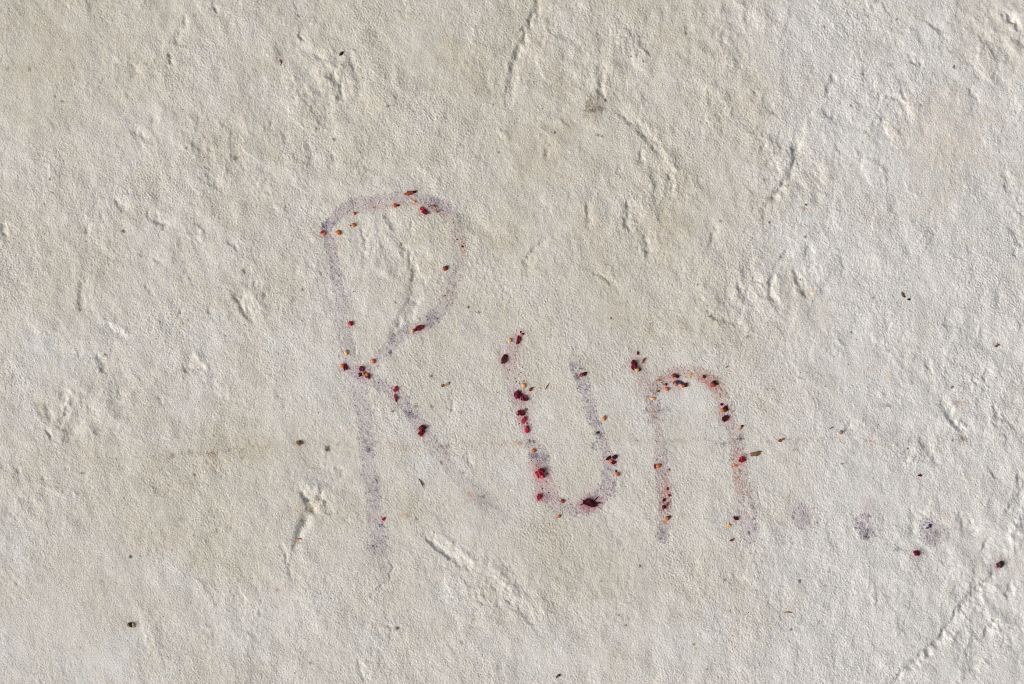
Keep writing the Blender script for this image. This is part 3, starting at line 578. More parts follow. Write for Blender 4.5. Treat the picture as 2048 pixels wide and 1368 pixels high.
def plaster_mat():
    m, n, l, p = new_mat("plaster")
    at = n.new("ShaderNodeAttribute"); at.attribute_name = "stain"
    tc = n.new("ShaderNodeTexCoord")
    no = n.new("ShaderNodeTexNoise"); no.inputs["Scale"].default_value = 900; no.inputs["Detail"].default_value = 3
    l.new(tc.outputs["Object"], no.inputs["Vector"])
    mr = n.new("ShaderNodeMapRange"); mr.inputs[1].default_value = 0.3; mr.inputs[2].default_value = 0.7
    mr.inputs[3].default_value = 0.93; mr.inputs[4].default_value = 1.07
    l.new(no.outputs["Fac"], mr.inputs[0])
    mx = n.new("ShaderNodeVectorMath"); mx.operation = 'SCALE'
    l.new(at.outputs["Color"], mx.inputs[0]); l.new(mr.outputs[0], mx.inputs["Scale"])
    l.new(mx.outputs[0], p.inputs["Base Color"])
    p.inputs["Roughness"].default_value = 0.92
    p.inputs["Specular IOR Level"].default_value = 0.18
    n2 = n.new("ShaderNodeTexNoise"); n2.inputs["Scale"].default_value = 1150; n2.inputs["Detail"].default_value = 2
    l.new(tc.outputs["Object"], n2.inputs["Vector"])
    b = n.new("ShaderNodeBump"); b.inputs["Strength"].default_value = 0.85; b.inputs["Distance"].default_value = 0.00035
    l.new(n2.outputs["Fac"], b.inputs["Height"]); l.new(b.outputs[0], p.inputs["Normal"])
    return m


def fruit_mat(name, c_a, c_b, rough, coat=0.0, scale=2500, sss=0.0):
    m, n, l, p = new_mat(name)
    tc = n.new("ShaderNodeTexCoord"); oi = n.new("ShaderNodeObjectInfo")
    ad = n.new("ShaderNodeVectorMath"); ad.operation = 'ADD'
    l.new(tc.outputs["Object"], ad.inputs[0]); l.new(oi.outputs["Random"], ad.inputs[1])
    no = n.new("ShaderNodeTexNoise"); no.inputs["Scale"].default_value = scale * 0.35; no.inputs["Detail"].default_value = 4
    l.new(ad.outputs[0], no.inputs["Vector"])
    cr = n.new("ShaderNodeValToRGB")
    cr.color_ramp.elements[0].position = 0.36; cr.color_ramp.elements[0].color = (*c_a, 1)
    cr.color_ramp.elements[1].position = 0.66; cr.color_ramp.elements[1].color = (*c_b, 1)
    l.new(no.outputs["Fac"], cr.inputs[0]); l.new(cr.outputs[0], p.inputs["Base Color"])
    p.inputs["Roughness"].default_value = rough
    p.inputs["Specular IOR Level"].default_value = 0.25
    p.inputs["Coat Weight"].default_value = coat
    p.inputs["Coat Roughness"].default_value = 0.3
    b = n.new("ShaderNodeBump"); b.inputs["Strength"].default_value = 0.4; b.inputs["Distance"].default_value = 0.0002
    l.new(no.outputs["Fac"], b.inputs["Height"]); l.new(b.outputs[0], p.inputs["Normal"])
    return m


MP = plaster_mat()
M = {
    'R': fruit_mat("bright_red_skin", (0.24, 0.004, 0.018), (0.42, 0.015, 0.035), .5, .05),
    'M': fruit_mat("dark_magenta_skin", (0.06, 0.001, 0.008), (0.19, 0.003, 0.022), .55, .0),
    'D': fruit_mat("maroon_black_skin", (0.016, 0.001, 0.004), (0.085, 0.003, 0.012), .55, .0),
    'O': fruit_mat("orange_seed", (0.42, 0.10, 0.028), (0.62, 0.21, 0.07), .6),
    'Y': fruit_mat("ochre_seed", (0.50, 0.26, 0.08), (0.72, 0.46, 0.20), .55),
    'W': fruit_mat("red_brown_seed", (0.15, 0.022, 0.010), (0.36, 0.075, 0.025), .55),
    'B': fruit_mat("brown_chip", (0.10, 0.055, 0.03), (0.26, 0.15, 0.08), .8),
    'T': fruit_mat("tan_chip", (0.30, 0.19, 0.11), (0.44, 0.30, 0.19), .85),
    'K': fruit_mat("black_seed", (0.012, 0.010, 0.008), (0.035, 0.028, 0.02), .5),
    'P': fruit_mat("purple_skin", (0.025, 0.012, 0.05), (0.07, 0.03, 0.13), .5),
    'N': fruit_mat("pink_pulp", (0.50, 0.14, 0.11), (0.66, 0.34, 0.26), .6),
    'F': fruit_mat("orange_fibre", (0.50, 0.11, 0.03), (0.70, 0.25, 0.08), .6),
}

# ------------------------------------------------------------------ the plaster wall mesh
def grow(n0, g=1.15, step=D):
    o, s_, x = [], step, 0
    for _ in range(n0):
        s_ *= g; x += s_
        o.append(x)
    return np.array(o)


NG = 34
ext = grow(NG)
gu = np.concatenate([us[0] - ext[::-1], us, us[-1] + ext])
gv = np.concatenate([vs_[0] - ext[::-1], vs_, vs_[-1] + ext])
iu = np.concatenate([(-np.round(ext[::-1] / D)).astype(int) % NX, np.arange(NX), (NX - 1 + np.round(ext / D)).astype(int) % NX])
iv = np.concatenate([(-np.round(ext[::-1] / D)).astype(int) % NY, np.arange(NY), (NY - 1 + np.round(ext / D)).astype(int) % NY])
HG = HBASE[np.ix_(iv, iu)].copy()
HG[NG:NG + NY, NG:NG + NX] = H
AG = np.empty((len(gv), len(gu), 3))
AG[:] = (LIGHT * 0.72 + TAN * 0.28)
AG *= (1 + 0.03 * zone2[np.ix_(iv, iu)])[..., None]
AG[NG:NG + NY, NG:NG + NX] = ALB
# dropped rim so that the slab has real sides
gu = np.concatenate([[gu[0]], gu, [gu[-1]]]); gv = np.concatenate([[gv[0]], gv, [gv[-1]]])
HG = np.pad(HG, 1, constant_values=-TOP / S); AG = np.pad(AG, ((1, 1), (1, 1), (0, 0)), mode='edge')
OFF = NG + 1
GX, GY = np.meshgrid((gu - 1024) * S, (684 - gv) * S)
V3 = np.stack([GX, GY, TOP + HG * S], -1).reshape(-1, 3)
AC = AG.reshape(-1, 3)
nv, nu = HG.shape
jj, ii = np.meshgrid(np.arange(nv - 1), np.arange(nu - 1), indexing='ij')
a0 = (jj * nu + ii).ravel()
Q = np.stack([a0, a0 + nu, a0 + nu + 1, a0 + 1], -1)
FL = np.zeros((nv - 1, nu - 1), int)
for k, key in enumerate(['R', 'u', 'n', 'dot1', 'dot2', 'dot3']):
    mm = LETTERS[key][:-1, :-1]
    sub = FL[OFF:OFF + NY - 1, OFF:OFF + NX - 1]
    sub[mm & (sub == 0)] = k + 1
FL = FL.ravel()


def grid_obj(name, faces):
    ids, inv = np.unique(faces.ravel(), return_inverse=True)
    me = bpy.data.meshes.new(name)
    me.vertices.add(len(ids)); me.loops.add(faces.size); me.polygons.add(len(faces))
    me.vertices.foreach_set("co", V3[ids].astype(np.float32).ravel())
    me.loops.foreach_set("vertex_index", inv.ravel().astype(np.int32))
    me.polygons.foreach_set("loop_start", (np.arange(len(faces)) * 4).astype(np.int32))
    me.update(calc_edges=True)
    ca = me.color_attributes.new("stain", 'FLOAT_COLOR', 'POINT')
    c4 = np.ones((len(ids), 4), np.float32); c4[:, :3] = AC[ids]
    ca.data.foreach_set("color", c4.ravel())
    me.materials.append(MP)
    o = bpy.data.objects.new(name, me)
    COL.objects.link(o)
    return o


wall = grid_obj("plaster_wall", Q[FL == 0])
wall["label"] = "rough off-white plaster wall with the word Run and three dots smeared on it"
wall["category"] = "wall"
for k, (nm, lb) in enumerate([("letter", "purple juice smear drawn as the capital letter R"), ("letter", "purple and pink juice smear drawn as the letter u"),
                              ("letter", "pinkish orange and purple juice smear drawn as the letter n"), ("smear_dot", "first faint purple dot after the word"),
                              ("smear_dot", "second purple dot after the word"), ("smear_dot", "third purple dot after the word")]):
    o = grid_obj(nm, Q[FL == k + 1])
    o.parent = wall
    o["label"] = lb
# underside of the slab
x0, x1, y0, y1 = GX.min(), GX.max(), GY.min(), GY.max()
me = bpy.data.meshes.new("back")
me.from_pydata([(x0, y0, 0), (x1, y0, 0), (x1, y1, 0), (x0, y1, 0)], [], [(3, 2, 1, 0)])
me.materials.append(MP)
ca = me.color_attributes.new("stain", 'FLOAT_COLOR', 'POINT')
ca.data.foreach_set("color", np.tile(np.array([.6, .58, .54, 1], np.float32), 4))
bk = bpy.data.objects.new("back", me); COL.objects.link(bk); bk.parent = wall


def surf(u, v):
    i = int(round((u - U0) / D)); j = int(round((v - V0) / D))
    i = min(max(i, 1), NX - 2); j = min(max(j, 1), NY - 2)
    return TOP + float(H[j - 1:j + 2, i - 1:i + 2].mean()) * S


# ------------------------------------------------------------------ crumbs of berry, seeds, splinters
def lump(shape, w, h, seed):
    """shape: seed | skin | bead | flake | splinter | fibre | curl; w, h in grid units; returns bmesh in metres, lying on z=0"""
    rnd = random.Random(seed)
    bm = bmesh.new()
    W, Hh = w * S * .5, h * S * .5
    if shape in ('splinter', 'fibre', 'curl'):
        n = 9
        rad = Hh
        bend = {'splinter': .06, 'fibre': .12, 'curl': .75}[shape]
        rings = []
        for k in range(n):
            t = k / (n - 1)
            x = (t - .5) * 2 * W
            y = bend * W * (1 - (2 * t - 1) ** 2) + rnd.uniform(-.08, .08) * rad
            rr = rad * (0.35 + 0.65 * math.sin(math.pi * min(1, .12 + t * .85))) * rnd.uniform(.8, 1.15)
            zc = rr * .75 + (0.5 * rad * math.sin(t * math.pi) if shape != 'splinter' else 0.1 * rad * t)
            rings.append([bm.verts.new((x, y + rr * math.cos(q * math.pi / 3 + .3), zc + .8 * rr * math.sin(q * math.pi / 3 + .3))) for q in range(6)])
        for A, B in zip(rings, rings[1:]):
            for q in range(6):
                bm.faces.new((A[q], A[(q + 1) % 6], B[(q + 1) % 6], B[q]))
        bm.faces.new(rings[0][::-1]); bm.faces.new(rings[-1])
        return bm
    bmesh.ops.create_icosphere(bm, subdivisions=3 if shape in ('skin', 'flake') else 2, radius=1)
    off = Vector((rnd.uniform(-50, 50), rnd.uniform(-50, 50), rnd.uniform(-50, 50)))
    cuts = []
    for _ in range({'seed': 5, 'bead': 3, 'skin': 7, 'flake': 6}[shape]):
        d = Vector((rnd.gauss(0, 1), rnd.gauss(0, 1), abs(rnd.gauss(0, .7)))).normalized()
        cuts.append((d, rnd.uniform(.62, .9)))
    taper = rnd.uniform(.1, .4) if shape == 'seed' else rnd.uniform(-.25, .25)
    nz = {'seed': .16, 'bead': .26, 'skin': .62, 'flake': .55}[shape]
    thick = {'seed': .44, 'bead': .46, 'skin': .34, 'flake': .20}[shape]
    T = thick * min(W, Hh)
    for v in bm.verts:
        p = v.co.copy()
        for d, c in cuts:
            q = p.dot(d)
            if q > c:
                p -= d * (q - c)
        p *= 1 + nz * mnoise.noise(p * 1.7 + off) + .5 * nz * mnoise.noise(p * 3.6 + off)
        if shape == 'seed':
            p.y *= 1 - taper * p.x
        z = p.z
        if shape in ('skin', 'flake'):
            z = p.z + .45 * mnoise.noise(Vector((p.x * 1.6, p.y * 1.6, 0)) + off) + .25 * (p.x * p.x + p.y * p.y - .5)
        v.co = Vector((p.x * W, p.y * Hh, z * T))
    zmin = min(v.co.z for v in bm.verts)
    for v in bm.verts:
        v.co.z -= zmin + .22 * T
    for f in bm.faces:
        f.smooth = shape in ('seed', 'bead')
    return bm


SEEDN = [100]


def make_piece(name, shape, mat, u, v, w, h, rot, lift=0.0, parent=None, origin=None):
    SEEDN[0] += 1
    bm = lump(shape, w, h, SEEDN[0])
    me = bpy.data.meshes.new(name)
    bm.to_mesh(me); bm.free()
    me.materials.append(M[mat])
    o = bpy.data.objects.new(name, me)
    COL.objects.link(o)
    z = surf(u, v) + lift * S
    if parent is not None:
        o.parent = parent
        o.location = (wx(u) - origin[0], wy(v) - origin[1], z - origin[2])
    else:
        o.location = (wx(u), wy(v), z)
    o.rotation_euler = (random.Random(SEEDN[0]).uniform(-.12, .12), random.Random(SEEDN[0] + 1).uniform(-.12, .12), math.radians(rot))
    return o


def thing(name, cat, label, group, u, v, parts):
    """parts: (part name, shape, material, du, dv, w, h, rot[, lift])"""
    if len(parts) == 1:
        p = parts[0]
        o = make_piece(name, p[1], p[2], u + p[3], v + p[4], p[5], p[6], p[7], p[8] if len(p) > 8 else 0)
    else:
        o = bpy.data.objects.new(name, None)
        COL.objects.link(o)
        org = (wx(u), wy(v), surf(u, v))
        o.location = org
        o.empty_display_size = 0.002
        for p in parts:
            make_piece(p[0], p[1], p[2], u + p[3], v + p[4], p[5], p[6], p[7], p[8] if len(p) > 8 else 0, o, org)
    o["label"] = label
    o["category"] = cat
    if group:
        o["group"] = group


GS, GF, GC = "berry seeds stuck to the plaster", "crushed berry skin fragments on the plaster", "brown chips and splinters on the plaster"


def seed(label, u, v, *parts): thing("berry_seed", "seed", label, GS, u, v, parts)
def skin(label, u, v, *parts): thing("berry_fragment", "berry fragment", label, GF, u, v, parts)
def chip(label, u, v, *parts): thing("wood_chip", "chip", label, GC, u, v, parts)
def splin(label, u, v, *parts): thing("splinter", "splinter", label, GC, u, v, parts)


# --- on the R
skin("flat red-brown berry scrap above the top of the R's bowl", 822, 386, ("skin", "skin", 'W', -3, 1, 17, 8, 8), ("pulp", "skin", 'D', 6, -2, 9, 6, 20, 1))
seed("brown-orange seed with a dark tail under the top of the R's bowl", 791, 411, ("kernel", "seed", 'O', -1, 0, 9, 9, 20), ("skin", "skin", 'D', 5, 0, 7, 4, 30))
seed("tiny pale yellow crumb of pulp between two larger crumbs under the R's top arc", 829, 404, ("kernel", "bead", 'Y', 0, 0, 8, 5, -10))
skin("dark red berry scrap with a long curled orange stem, inside the R's top arc", 850, 421, ("skin", "skin", 'M', 0, 2, 17, 9, -35), ("pulp", "skin", 'R', -6, -3, 8, 8, 0),
     ("stem", "curl", 'W', 15, -3, 19, 3.2, -22), ("stem_tip", "bead", 'O', 23, 3, 5, 6, 60))
seed("tiny pinkish red crumb in the left shoulder stroke of the R", 708, 428, ("kernel", "bead", 'N', 0, 0, 7, 7, 0), ("skin", "skin", 'R', 1, -2, 6, 3, 0, 2))
seed("small orange seed with a dark left end below the R's left shoulder stroke", 706, 450, ("kernel", "seed", 'O', 1, 0, 10, 9, 170), ("skin", "bead", 'D', -4, 1, 4, 4, 0))
seed("angular orange seed just inside the R's top left corner", 677, 465, ("kernel", "seed", 'O', 0, 0, 10, 12, 60))
seed("red and orange sliver at the outer top left corner of the R", 647, 466, ("kernel", "seed", 'O', 1, 2, 6, 9, -55), ("skin", "skin", 'R', -2, -2, 6, 8, -50))
seed("tiny red-brown fleck at the inner edge of the R's right side, upper of two", 914, 479, ("kernel", "flake", 'W', 0, 0, 5, 4, 40))
seed("tiny dark fleck on the right side of the R's bowl, lower of two", 925, 493, ("kernel", "flake", 'D', 0, 0, 7, 3, -35))
seed("round red-brown seed inside the R's bowl near its right side", 890, 537, ("kernel", "seed", 'W', 0, 0, 12, 10, 20), ("skin", "bead", 'D', 3, -3, 6, 5, 0, 1))
skin("bright red bead standing alone right of the R's stem", 702, 647, ("skin", "bead", 'R', 0, 0, 11, 10, 0))
skin("curled dark red skin with a pale orange seed, low on the R's bowl", 834, 659, ("skin", "skin", 'M', 4, -3, 17, 9, 18), ("kernel", "seed", 'Y', -9, 3, 9, 8, 60), ("pulp", "bead", 'D', -3, 0, 7, 7, 0))
seed("upright ochre seed on the R's stem above its junction", 693, 705, ("kernel", "seed", 'Y', 0, 0, 12, 8, -65))
seed("orange seed wrapped in dark red skin on the left edge of the R's junction", 687, 733, ("kernel", "seed", 'O', -2, -2, 8, 10, 80), ("skin", "skin", 'M', 3, 1, 9, 13, 10))
seed("small orange seed where the R's bowl meets its stem", 747, 722, ("kernel", "seed", 'O', 0, 0, 10, 10, 30))
skin("cluster of dark magenta skin and two orange seeds at the R's junction", 727, 745, ("skin", "skin", 'M', -3, -8, 11, 11, 20), ("skin", "skin", 'M', 8, 7, 12, 10, -30), ("skin", "flake", 'D', -6, 4, 8, 7, 0),
     ("kernel", "seed", 'O', 0, 2, 7, 7, 80, 1), ("kernel", "seed", 'O', 7, 4, 6, 8, 80, 2))
skin("small orange-red crumb on the upper edge of the R's leg", 791, 778, ("skin", "skin", 'R', 0, 2, 10, 7, 0), ("kernel", "bead", 'W', 1, -2, 8, 7, 0))
skin("narrow upright dark red sliver just below a red crumb on the R's leg", 792, 795, ("skin", "skin", 'M', 0, 0, 6, 17, 12))
skin("glossy black-red berry bead on the R's leg, upper of a touching pair", 845, 855, ("skin", "bead", 'D', 1, 0, 15, 12, 10), ("pulp", "skin", 'R', -5, 3, 7, 6, 0))
skin("dark red crumb with orange bottom, lower of the pair on the R's leg", 842, 867, ("skin", "skin", 'M', 1, -1, 15, 10, 30), ("kernel", "bead", 'O', -1, 4, 7, 6, 0, 1))
skin("tiny red chip near the foot of the R's stem", 767, 1038, ("skin", "flake", 'R', 0, 0, 9, 6, 30))
# --- on and around the u
skin("upright dark red berry piece with orange collar topping the u's left stroke", 1038, 676, ("skin", "skin", 'M', -1, 3, 9, 16, -12), ("kernel", "bead", 'N', 4, -7, 8, 6, 20), ("tip", "bead", 'D', 3, -12, 4, 4, 0), ("pulp", "flake", 'D', 8, -8, 6, 4, 30))
seed("pale ochre seed left of the top of the u", 1020, 681, ("kernel", "seed", 'Y', 0, 0, 10, 8, -70))
skin("ragged maroon berry lump on the outer left edge of the u, near its top", 1007, 718, ("skin", "skin", 'D', 1, 0, 11, 17, -20), ("pulp", "skin", 'M', 6, -5, 9, 5, 30), ("kernel", "bead", 'W', -4, 8, 5, 4, 0))
seed("upright ochre seed above the magenta skins on the u's left stroke", 1048, 769, ("kernel", "seed", 'Y', 0, 2, 11, 8, -80), ("husk", "flake", 'Y', -1, -6, 6, 5, 0))
seed("small red-brown seed right of an ochre seed by the u's left stroke", 1061, 779, ("kernel", "seed", 'W', 0, 0, 10, 7, 50), ("tip", "bead", 'D', 3, -3, 4, 4, 0, 1))
skin("largest magenta skin on the u's left stroke, left one of a joined pair", 1036, 789, ("skin", "skin", 'M', 0, 0, 16, 15, 30))
skin("smaller right magenta skin of the joined pair on the u's left stroke", 1049, 796, ("skin", "skin", 'M', 0, 1, 13, 12, -40))
skin("dark red folded skin below the joined magenta pair on the u", 1042, 825, ("skin", "skin", 'M', 0, 0, 16, 10, -25), ("pulp", "flake", 'D', -6, 4, 5, 5, 0))
seed("tiny brown crumb beside the folded dark red skin on the u", 1052, 819, ("kernel", "flake", 'B', 0, 0, 5, 5, 0))
skin("slim red petal-like skin leaning right on the u's left stroke", 1048, 840, ("skin", "flake", 'R', 0, 0, 16, 9, 60))
skin("red teardrop of berry skin pointing up on the u's left stroke", 1054, 856, ("skin", "seed", 'R', 0, 2, 16, 10, 90), ("tip", "flake", 'R', 0, -9, 3, 5, 0))
splin("thin dark brown splinter lying inside the u", 1095, 772, ("x", "splinter", 'B', 0, 0, 16, 2.4, 58))
seed("orange seed on the blue-black stain of the u's left stroke", 1067, 901, ("kernel", "seed", 'O', 0, 0, 11, 9, 30))
skin("large triangular magenta-red skin low on the u's left stroke", 1080, 947, ("skin", "skin", 'R', -1, 0, 19, 20, 40), ("skin", "skin", 'M', 3, -4, 15, 13, 20, 1))
skin("tiny dark dot right of the large triangular magenta skin", 1094, 947, ("skin", "bead", 'D', 0, 0, 4, 4, 0))
skin("red berry scrap at the lower left bend of the u", 1079, 993, ("skin", "skin", 'R', 0, 0, 10, 13, -10))
seed("small red-brown seed on the bottom curve of the u", 1125, 1002, ("kernel", "seed", 'W', 0, 0, 9, 8, 20))
skin("largest crushed berry, purple-black with ragged tails, at the bottom of the u", 1180, 1005, ("skin", "skin", 'D', 0, 0, 27, 15, -8), ("pulp", "skin", 'M', 4, 5, 18, 7, -10),
     ("tail", "splinter", 'D', 13, -8, 11, 2.4, 45), ("tail", "splinter", 'D', 17, 1, 12, 2.6, -5), ("tail", "splinter", 'M', -16, 4, 10, 2.2, 20))
seed("small orange crumb just below the bottom of the u", 1118, 1032, ("kernel", "seed", 'O', 0, 0, 9, 7, 30), ("husk", "flake", 'W', -3, 3, 5, 3, 30))
skin("maroon cluster with an orange seed on the u's right stroke", 1224, 918, ("skin", "skin", 'D', -7, -2, 14, 6, 30), ("skin", "skin", 'D', 5, -4, 10, 9, 0), ("skin", "skin", 'M', 3, 6, 10, 8, 20), ("kernel", "bead", 'O', -2, 4, 7, 7, 20, 1))
seed("red-orange seed with a dark tip outside the u's lower right side", 1235, 948, ("kernel", "seed", 'O', 0, 1, 9, 9, -50), ("tip", "bead", 'D', -3, -6, 4, 5, 0))
seed("lone orange seed on clean plaster right of the u", 1208, 836, ("kernel", "seed", 'O', 0, 0, 11, 9, 80))
seed("orange crumb with a black flake at the top of the u's right stroke", 1164, 749, ("kernel", "bead", 'W', -2, 1, 9, 8, 30), ("skin", "flake", 'D', 6, -3, 9, 5, 20), ("skin", "flake", 'K', 6, 0, 5, 6, -50))
skin("tiny black flake midway down the u's right stroke", 1196, 865, ("skin", "flake", 'K', 0, 0, 8, 5, 0))
# --- on and around the n
skin("magenta skin with an ochre seed at its foot, top left of the n", 1270, 732, ("skin", "skin", 'M', -2, -2, 14, 20, 20), ("kernel", "seed", 'Y', 4, 6, 9, 11, 60, 1), ("pulp", "bead", 'D', 8, 7, 7, 8, 0))
skin("tiny dark red crumb above the magenta skin at the n's top left", 1276, 706, ("skin", "flake", 'M', 0, 0, 5, 8, 10))
seed("thin red-brown husk leaning right beside the magenta skin at the n's top left", 1287, 721, ("kernel", "splinter", 'W', 0, 0, 13, 4, 60))
seed("red-brown double crumb on the top of the n's arch", 1350, 752, ("kernel", "bead", 'W', -2, -1, 11, 9, 0), ("skin", "skin", 'D', 4, 1, 8, 8, 0))
seed("orange seed left of the blue-black crumb under the n's arch", 1351, 767, ("kernel", "seed", 'O', 0, 1, 9, 8, -40), ("skin", "bead", 'W', -3, -1, 6, 7, 0))
skin("blue-black crumb bridging two orange seeds under the n's arch", 1358, 764, ("skin", "skin", 'P', 0, 0, 12, 7, -15), ("skin", "skin", 'K', 6, 3, 6, 6, 0))
seed("orange seed right of the blue-black crumb under the n's arch", 1367, 771, ("kernel", "seed", 'O', -1, 1, 9, 8, 20, 1), ("skin", "skin", 'D', 4, -1, 8, 9, 0))
seed("tiny red crumb directly above an orange seed in the n's left shoulder", 1332, 769, ("kernel", "bead", 'M', 0, 0, 6, 6, 0))
seed("bright orange seed below a tiny red crumb in the n's left shoulder", 1333, 778, ("kernel", "seed", 'O', 0, 0, 11, 8, 170))
seed("tiny brown fleck left of the orange seed in the n's left shoulder", 1316, 782, ("kernel", "flake", 'B', 0, 0, 6, 5, 0))
seed("flat ochre seed lying sideways at the left end of the n's arch", 1306, 797, ("kernel", "seed", 'Y', 0, 0, 13, 6, -8))
seed("pale orange crumb of pulp on the outer rim of the n's left shoulder", 1318, 760, ("kernel", "flake", 'O', 0, 0, 6, 5, -20))
seed("pale yellow pulp crumb at the crest of the n's arch", 1381, 748, ("kernel", "flake", 'Y', 0, 0, 8, 5, 0))
seed("small dark red crumb right of the crest of the n's arch", 1408, 754, ("kernel", "bead", 'M', 0, 0, 7, 8, 0))
seed("dark red-brown lump on the n's right shoulder", 1427, 767, ("kernel", "bead", 'W', -1, 1, 12, 11, 0), ("skin", "skin", 'D', 1, -2, 10, 7, -20, 1), ("tail", "flake", 'D', 8, 1, 6, 3, 20))
seed("small dark crumb above the orange seed on the n's right stroke", 1443, 809, ("kernel", "bead", 'M', 0, 0, 7, 6, 0))
seed("orange seed cupped by dark skin on the n's right stroke", 1446, 819, ("kernel", "seed", 'O', -1, 1, 8, 11, 80, 1), ("skin", "skin", 'D', 5, -1, 9, 12, -20))
skin("angular maroon-black berry piece below the orange seed on the n's right stroke", 1450, 837, ("skin", "skin", 'D', 0, 0, 13, 12, 0))
seed("black-tipped orange husk right of the n's right stroke", 1483, 855, ("kernel", "splinter", 'O', -2, 2, 8, 3.5, 50), ("tip", "bead", 'K', 1, -3, 6, 5, 0))
skin("bright red angular berry piece on the right edge of the n's right stroke", 1484, 919, ("skin", "skin", 'R', 0, 0, 13, 13, 60))
chip("flat grey-brown bark flake right of the n at mid height", 1513, 907, ("x", "flake", 'B', -2, 1, 22, 8, 6), ("edge", "splinter", 'B', 4, -3, 16, 3, 8))
seed("orange-red seed with a red left end on the n's left stroke", 1315, 932, ("kernel", "seed", 'O', 2, -1, 11, 9, 20), ("skin", "skin", 'M', -5, 1, 6, 9, 0), ("tip", "bead", 'D', 6, -3, 4, 4, 0))
skin("topmost red bead in the column low on the n's left stroke", 1335, 977, ("skin", "bead", 'M', 0, 0, 5, 8, 0))
skin("small bright red crumb, second in the column low on the n's left stroke", 1338, 991, ("skin", "bead", 'R', 0, 0, 7, 5, -20))
skin("small dark brown-red crumb, third in the column low on the n's left stroke", 1328, 1000, ("skin", "bead", 'D', 0, 0, 6, 8, -30))
skin("faint red-brown crumb right of the fourth crumb low on the n's left stroke", 1335, 1008, ("skin", "flake", 'W', 0, 0, 5, 7, 0))
skin("round black-red crumb at the bottom of the column on the n's left stroke", 1328, 1014, ("skin", "bead", 'D', 0, 0, 9, 8, 0))
seed("orange seed with a black right corner near the foot of the n's left stroke", 1335, 1036, ("kernel", "seed", 'O', -1, 1, 11, 9, 30), ("skin", "bead", 'K', 3, -2, 6, 6, 0, 1))
skin("maroon wedge left of the foot of the n's right stroke", 1472, 1037, ("skin", "skin", 'D', 0, 0, 11, 7, -15))
skin("small brown-red sliver lowest left of the foot of the n's right stroke", 1464, 1080, ("skin", "flake", 'W', 0, 0, 10, 5, 15))
seed("pale yellow crumb between two dark ones left of the n's right foot", 1457, 1051, ("kernel", "flake", 'Y', 0, 0, 8, 7, -20))
seed("small orange fleck on the n's right stroke, left of the bright red piece", 1472, 931, ("kernel", "flake", 'O', 0, 0, 7, 5, 0))
# --- after the word
skin("tiny violet crumb on the third smeared dot", 1859, 1052, ("skin", "bead", 'P', 1, 0, 7, 9, 0), ("skin", "flake", 'P', -4, 4, 7, 3, 0))
skin("small dark red berry piece below the third smeared dot", 1833, 1106, ("skin", "skin", 'M', 0, 0, 12, 11, -40), ("pulp", "flake", 'R', -4, -2, 6, 6, 0))
skin("round black-red berry at the right edge, rightmost of all the fragments", 2001, 1129, ("skin", "bead", 'K', 1, 0, 13, 14, 0), ("pulp", "flake", 'M', -5, 1, 7, 9, 0))
# --- scattered over the rest of the wall
chip("dark brown double crumb on pale plaster at the right, above mid height", 1811, 592, ("x", "flake", 'B', -5, -3, 11, 7, -50), ("crumb", "flake", 'K', 7, 7, 7, 4, -10), ("bit", "flake", 'K', -2, 1, 6, 3, -40))
skin("tiny lone dark red chip on pale plaster above the third smeared dot", 1841, 951, ("skin", "flake", 'M', 0, 0, 11, 5, 0))
chip("orange-brown crumb on the dotted line right of the n", 1562, 880, ("x", "flake", 'W', -2, 1, 9, 6, 0), ("crumb", "flake", 'B', 4, -2, 5, 5, 0))
splin("short dark splinter upper left of a tan crumb, right of the n", 1663, 856, ("x", "splinter", 'B', 0, 0, 10, 2, 25))
chip("smooth tan crumb at the right, beside a short dark splinter", 1681, 865, ("x", "bead", 'T', 0, 0, 10, 8, 40))
seed("brown and black husk alone at the bottom left", 262, 1250, ("kernel", "seed", 'K', -2, 0, 12, 11, -60), ("husk", "seed", 'T', 4, 0, 8, 13, 10))
seed("narrow black seed alone near the top, left of the middle", 683, 107, ("kernel", "seed", 'K', 0, 0, 12, 6, 48))
seed("narrow red-brown seed near the top, left of a black seed", 561, 123, ("kernel", "seed", 'B', 0, 0, 12, 4.5, -62), ("tip", "flake", 'N', 0, 7, 4, 4, 0))
chip("round grey-brown crumb on the dotted line left of the R", 598, 885, ("x", "skin", 'B', 0, 0, 13, 11, 0))
seed("small dark seed at the very bottom edge, below the u", 1117, 1352, ("kernel", "seed", 'K', 1, -1, 8, 6, 30), ("husk", "flake", 'B', -4, 2, 5, 5, 0))
splin("bright orange sliver in the deep pit left of the R's foot", 598, 1079, ("x", "fibre", 'F', 0, 0, 15, 3, 5))
splin("tiny brown splinter right of the n's top", 1454, 734, ("x", "splinter", 'B', 0, 0, 8, 2.2, 30))
splin("fine orange-brown fibre near the bottom right of the wall", 1576, 1226, ("x", "fibre", 'T', 0, 0, 19, 2.4, -3))
splin("dark brown twig sliver between the R's stem and leg", 842, 966, ("x", "splinter", 'B', 0, 0, 21, 3, -63))
chip("crumbly orange-brown flake between the R and the u", 890, 769, ("x", "flake", 'T', 3, 0, 11, 6, 25), ("crumb", "flake", 'B', -5, 2, 7, 6, 0), ("bit", "flake", 'B', 8, -3, 5, 4, 30))
chip("red-brown scrap near the right edge above mid height", 1996, 690, ("x", "flake", 'B', 0, 0, 11, 4, 20), ("bit", "flake", 'W', -3, 3, 5, 3, 0))


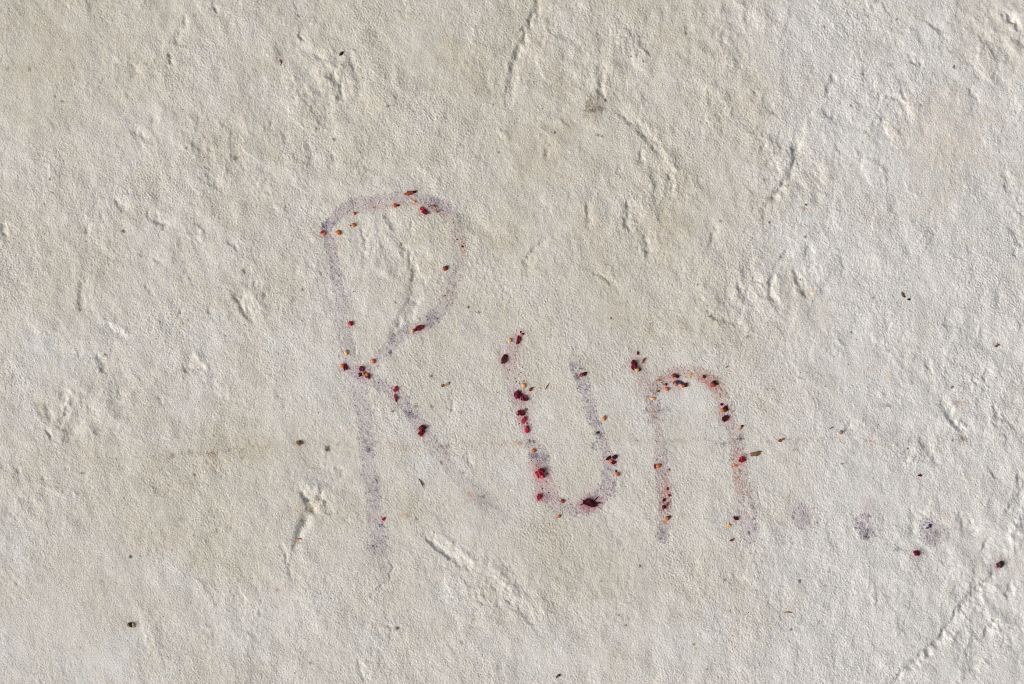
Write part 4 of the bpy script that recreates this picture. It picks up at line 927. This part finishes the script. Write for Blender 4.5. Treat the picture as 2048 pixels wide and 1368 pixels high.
# ------------------------------------------------------------------ grit too small and too many to count
def grit(name, mats, spots, label):
    rnd = random.Random(77)
    vs3, fs, mi = [], [], []
    for (u, v, w, k) in spots:
        z = surf(u, v) - .15 * w * S
        b = len(vs3); ang = rnd.uniform(0, 6.3); asp = rnd.uniform(.4, 1)
        for q in range(5):
            t = ang + q * 2 * math.pi / 5
            rr = w * .5 * S * rnd.uniform(.7, 1.2)
            x, y = rr * math.cos(t), rr * asp * math.sin(t)
            vs3.append((wx(u) + x * math.cos(ang) - y * math.sin(ang), wy(v) + x * math.sin(ang) + y * math.cos(ang), z))
        vs3.append((wx(u), wy(v), z + .45 * w * S))
        for q in range(5):
            fs.append((b + q, b + (q + 1) % 5, b + 5)); mi.append(k)
    me = bpy.data.meshes.new(name)
    me.from_pydata(vs3, [], fs)
    for m_ in mats:
        me.materials.append(M[m_])
    me.polygons.foreach_set("material_index", mi)
    o = bpy.data.objects.new(name, me); COL.objects.link(o)
    o["kind"] = "stuff"; o["label"] = label; o["category"] = "grit"
    return o


rg = random.Random(5)
sp1 = []
for _ in range(330):
    u, v = rg.uniform(-20, 2068), rg.uniform(-15, 1385)
    if rg.random() < .35 + .9 * float(grime_vignette[min(NY - 1, int((v - V0) / D)), min(NX - 1, int((u - U0) / D))]):
        sp1.append((u, v, rg.uniform(1.6, 3.4) if rg.random() < .9 else rg.uniform(3.4, 5), rg.choice([0, 0, 1, 2])))
grit("dust_grit", ['B', 'K', 'T'], sp1, "fine brown dust grit scattered over the plaster")
sp2 = []
paths = {'n': [(1298, 800), (1306, 780), (1325, 762), (1350, 748), (1378, 742), (1405, 750), (1430, 768), (1448, 795), (1458, 825), (1466, 855), (1475, 885), (1478, 920), (1482, 955), (1490, 1010)],
         'n2': [(1298, 800), (1310, 830), (1320, 895), (1325, 965), (1330, 1000), (1330, 1040)], 'u': [(1036, 700), (1032, 770), (1045, 840), (1066, 900), (1086, 955), (1100, 1000), (1142, 1017)],
         'u2': [(1150, 735), (1175, 795), (1196, 860), (1216, 915)], 'R': [(652, 470), (668, 436), (718, 409), (775, 402), (830, 400), (888, 415), (918, 475), (922, 505), (905, 572), (876, 625), (836, 655)],
         'R2': [(690, 680), (722, 745), (795, 786), (838, 850), (890, 915)]}
for kx, n_ in [('n', 130), ('n2', 70), ('u', 85), ('u2', 36), ('R', 60), ('R2', 40)]:
    P_ = paths[kx]
    for _ in range(n_):
        i_ = rg.randrange(len(P_) - 1); t_ = rg.random()
        u = P_[i_][0] * (1 - t_) + P_[i_ + 1][0] * t_ + rg.gauss(0, 6); v = P_[i_][1] * (1 - t_) + P_[i_ + 1][1] * t_ + rg.gauss(0, 6)
        sp2.append((u, v, rg.uniform(2.0, 4.4), rg.choice([0, 1, 2, 3, 4] if kx[0] == 'n' else [1, 2, 2, 4])))
grit("berry_crumbs", ['O', 'M', 'D', 'W', 'W'], sp2, "tiny red and orange berry crumbs along the smeared letters")
print("tris wall", 2 * len(Q))
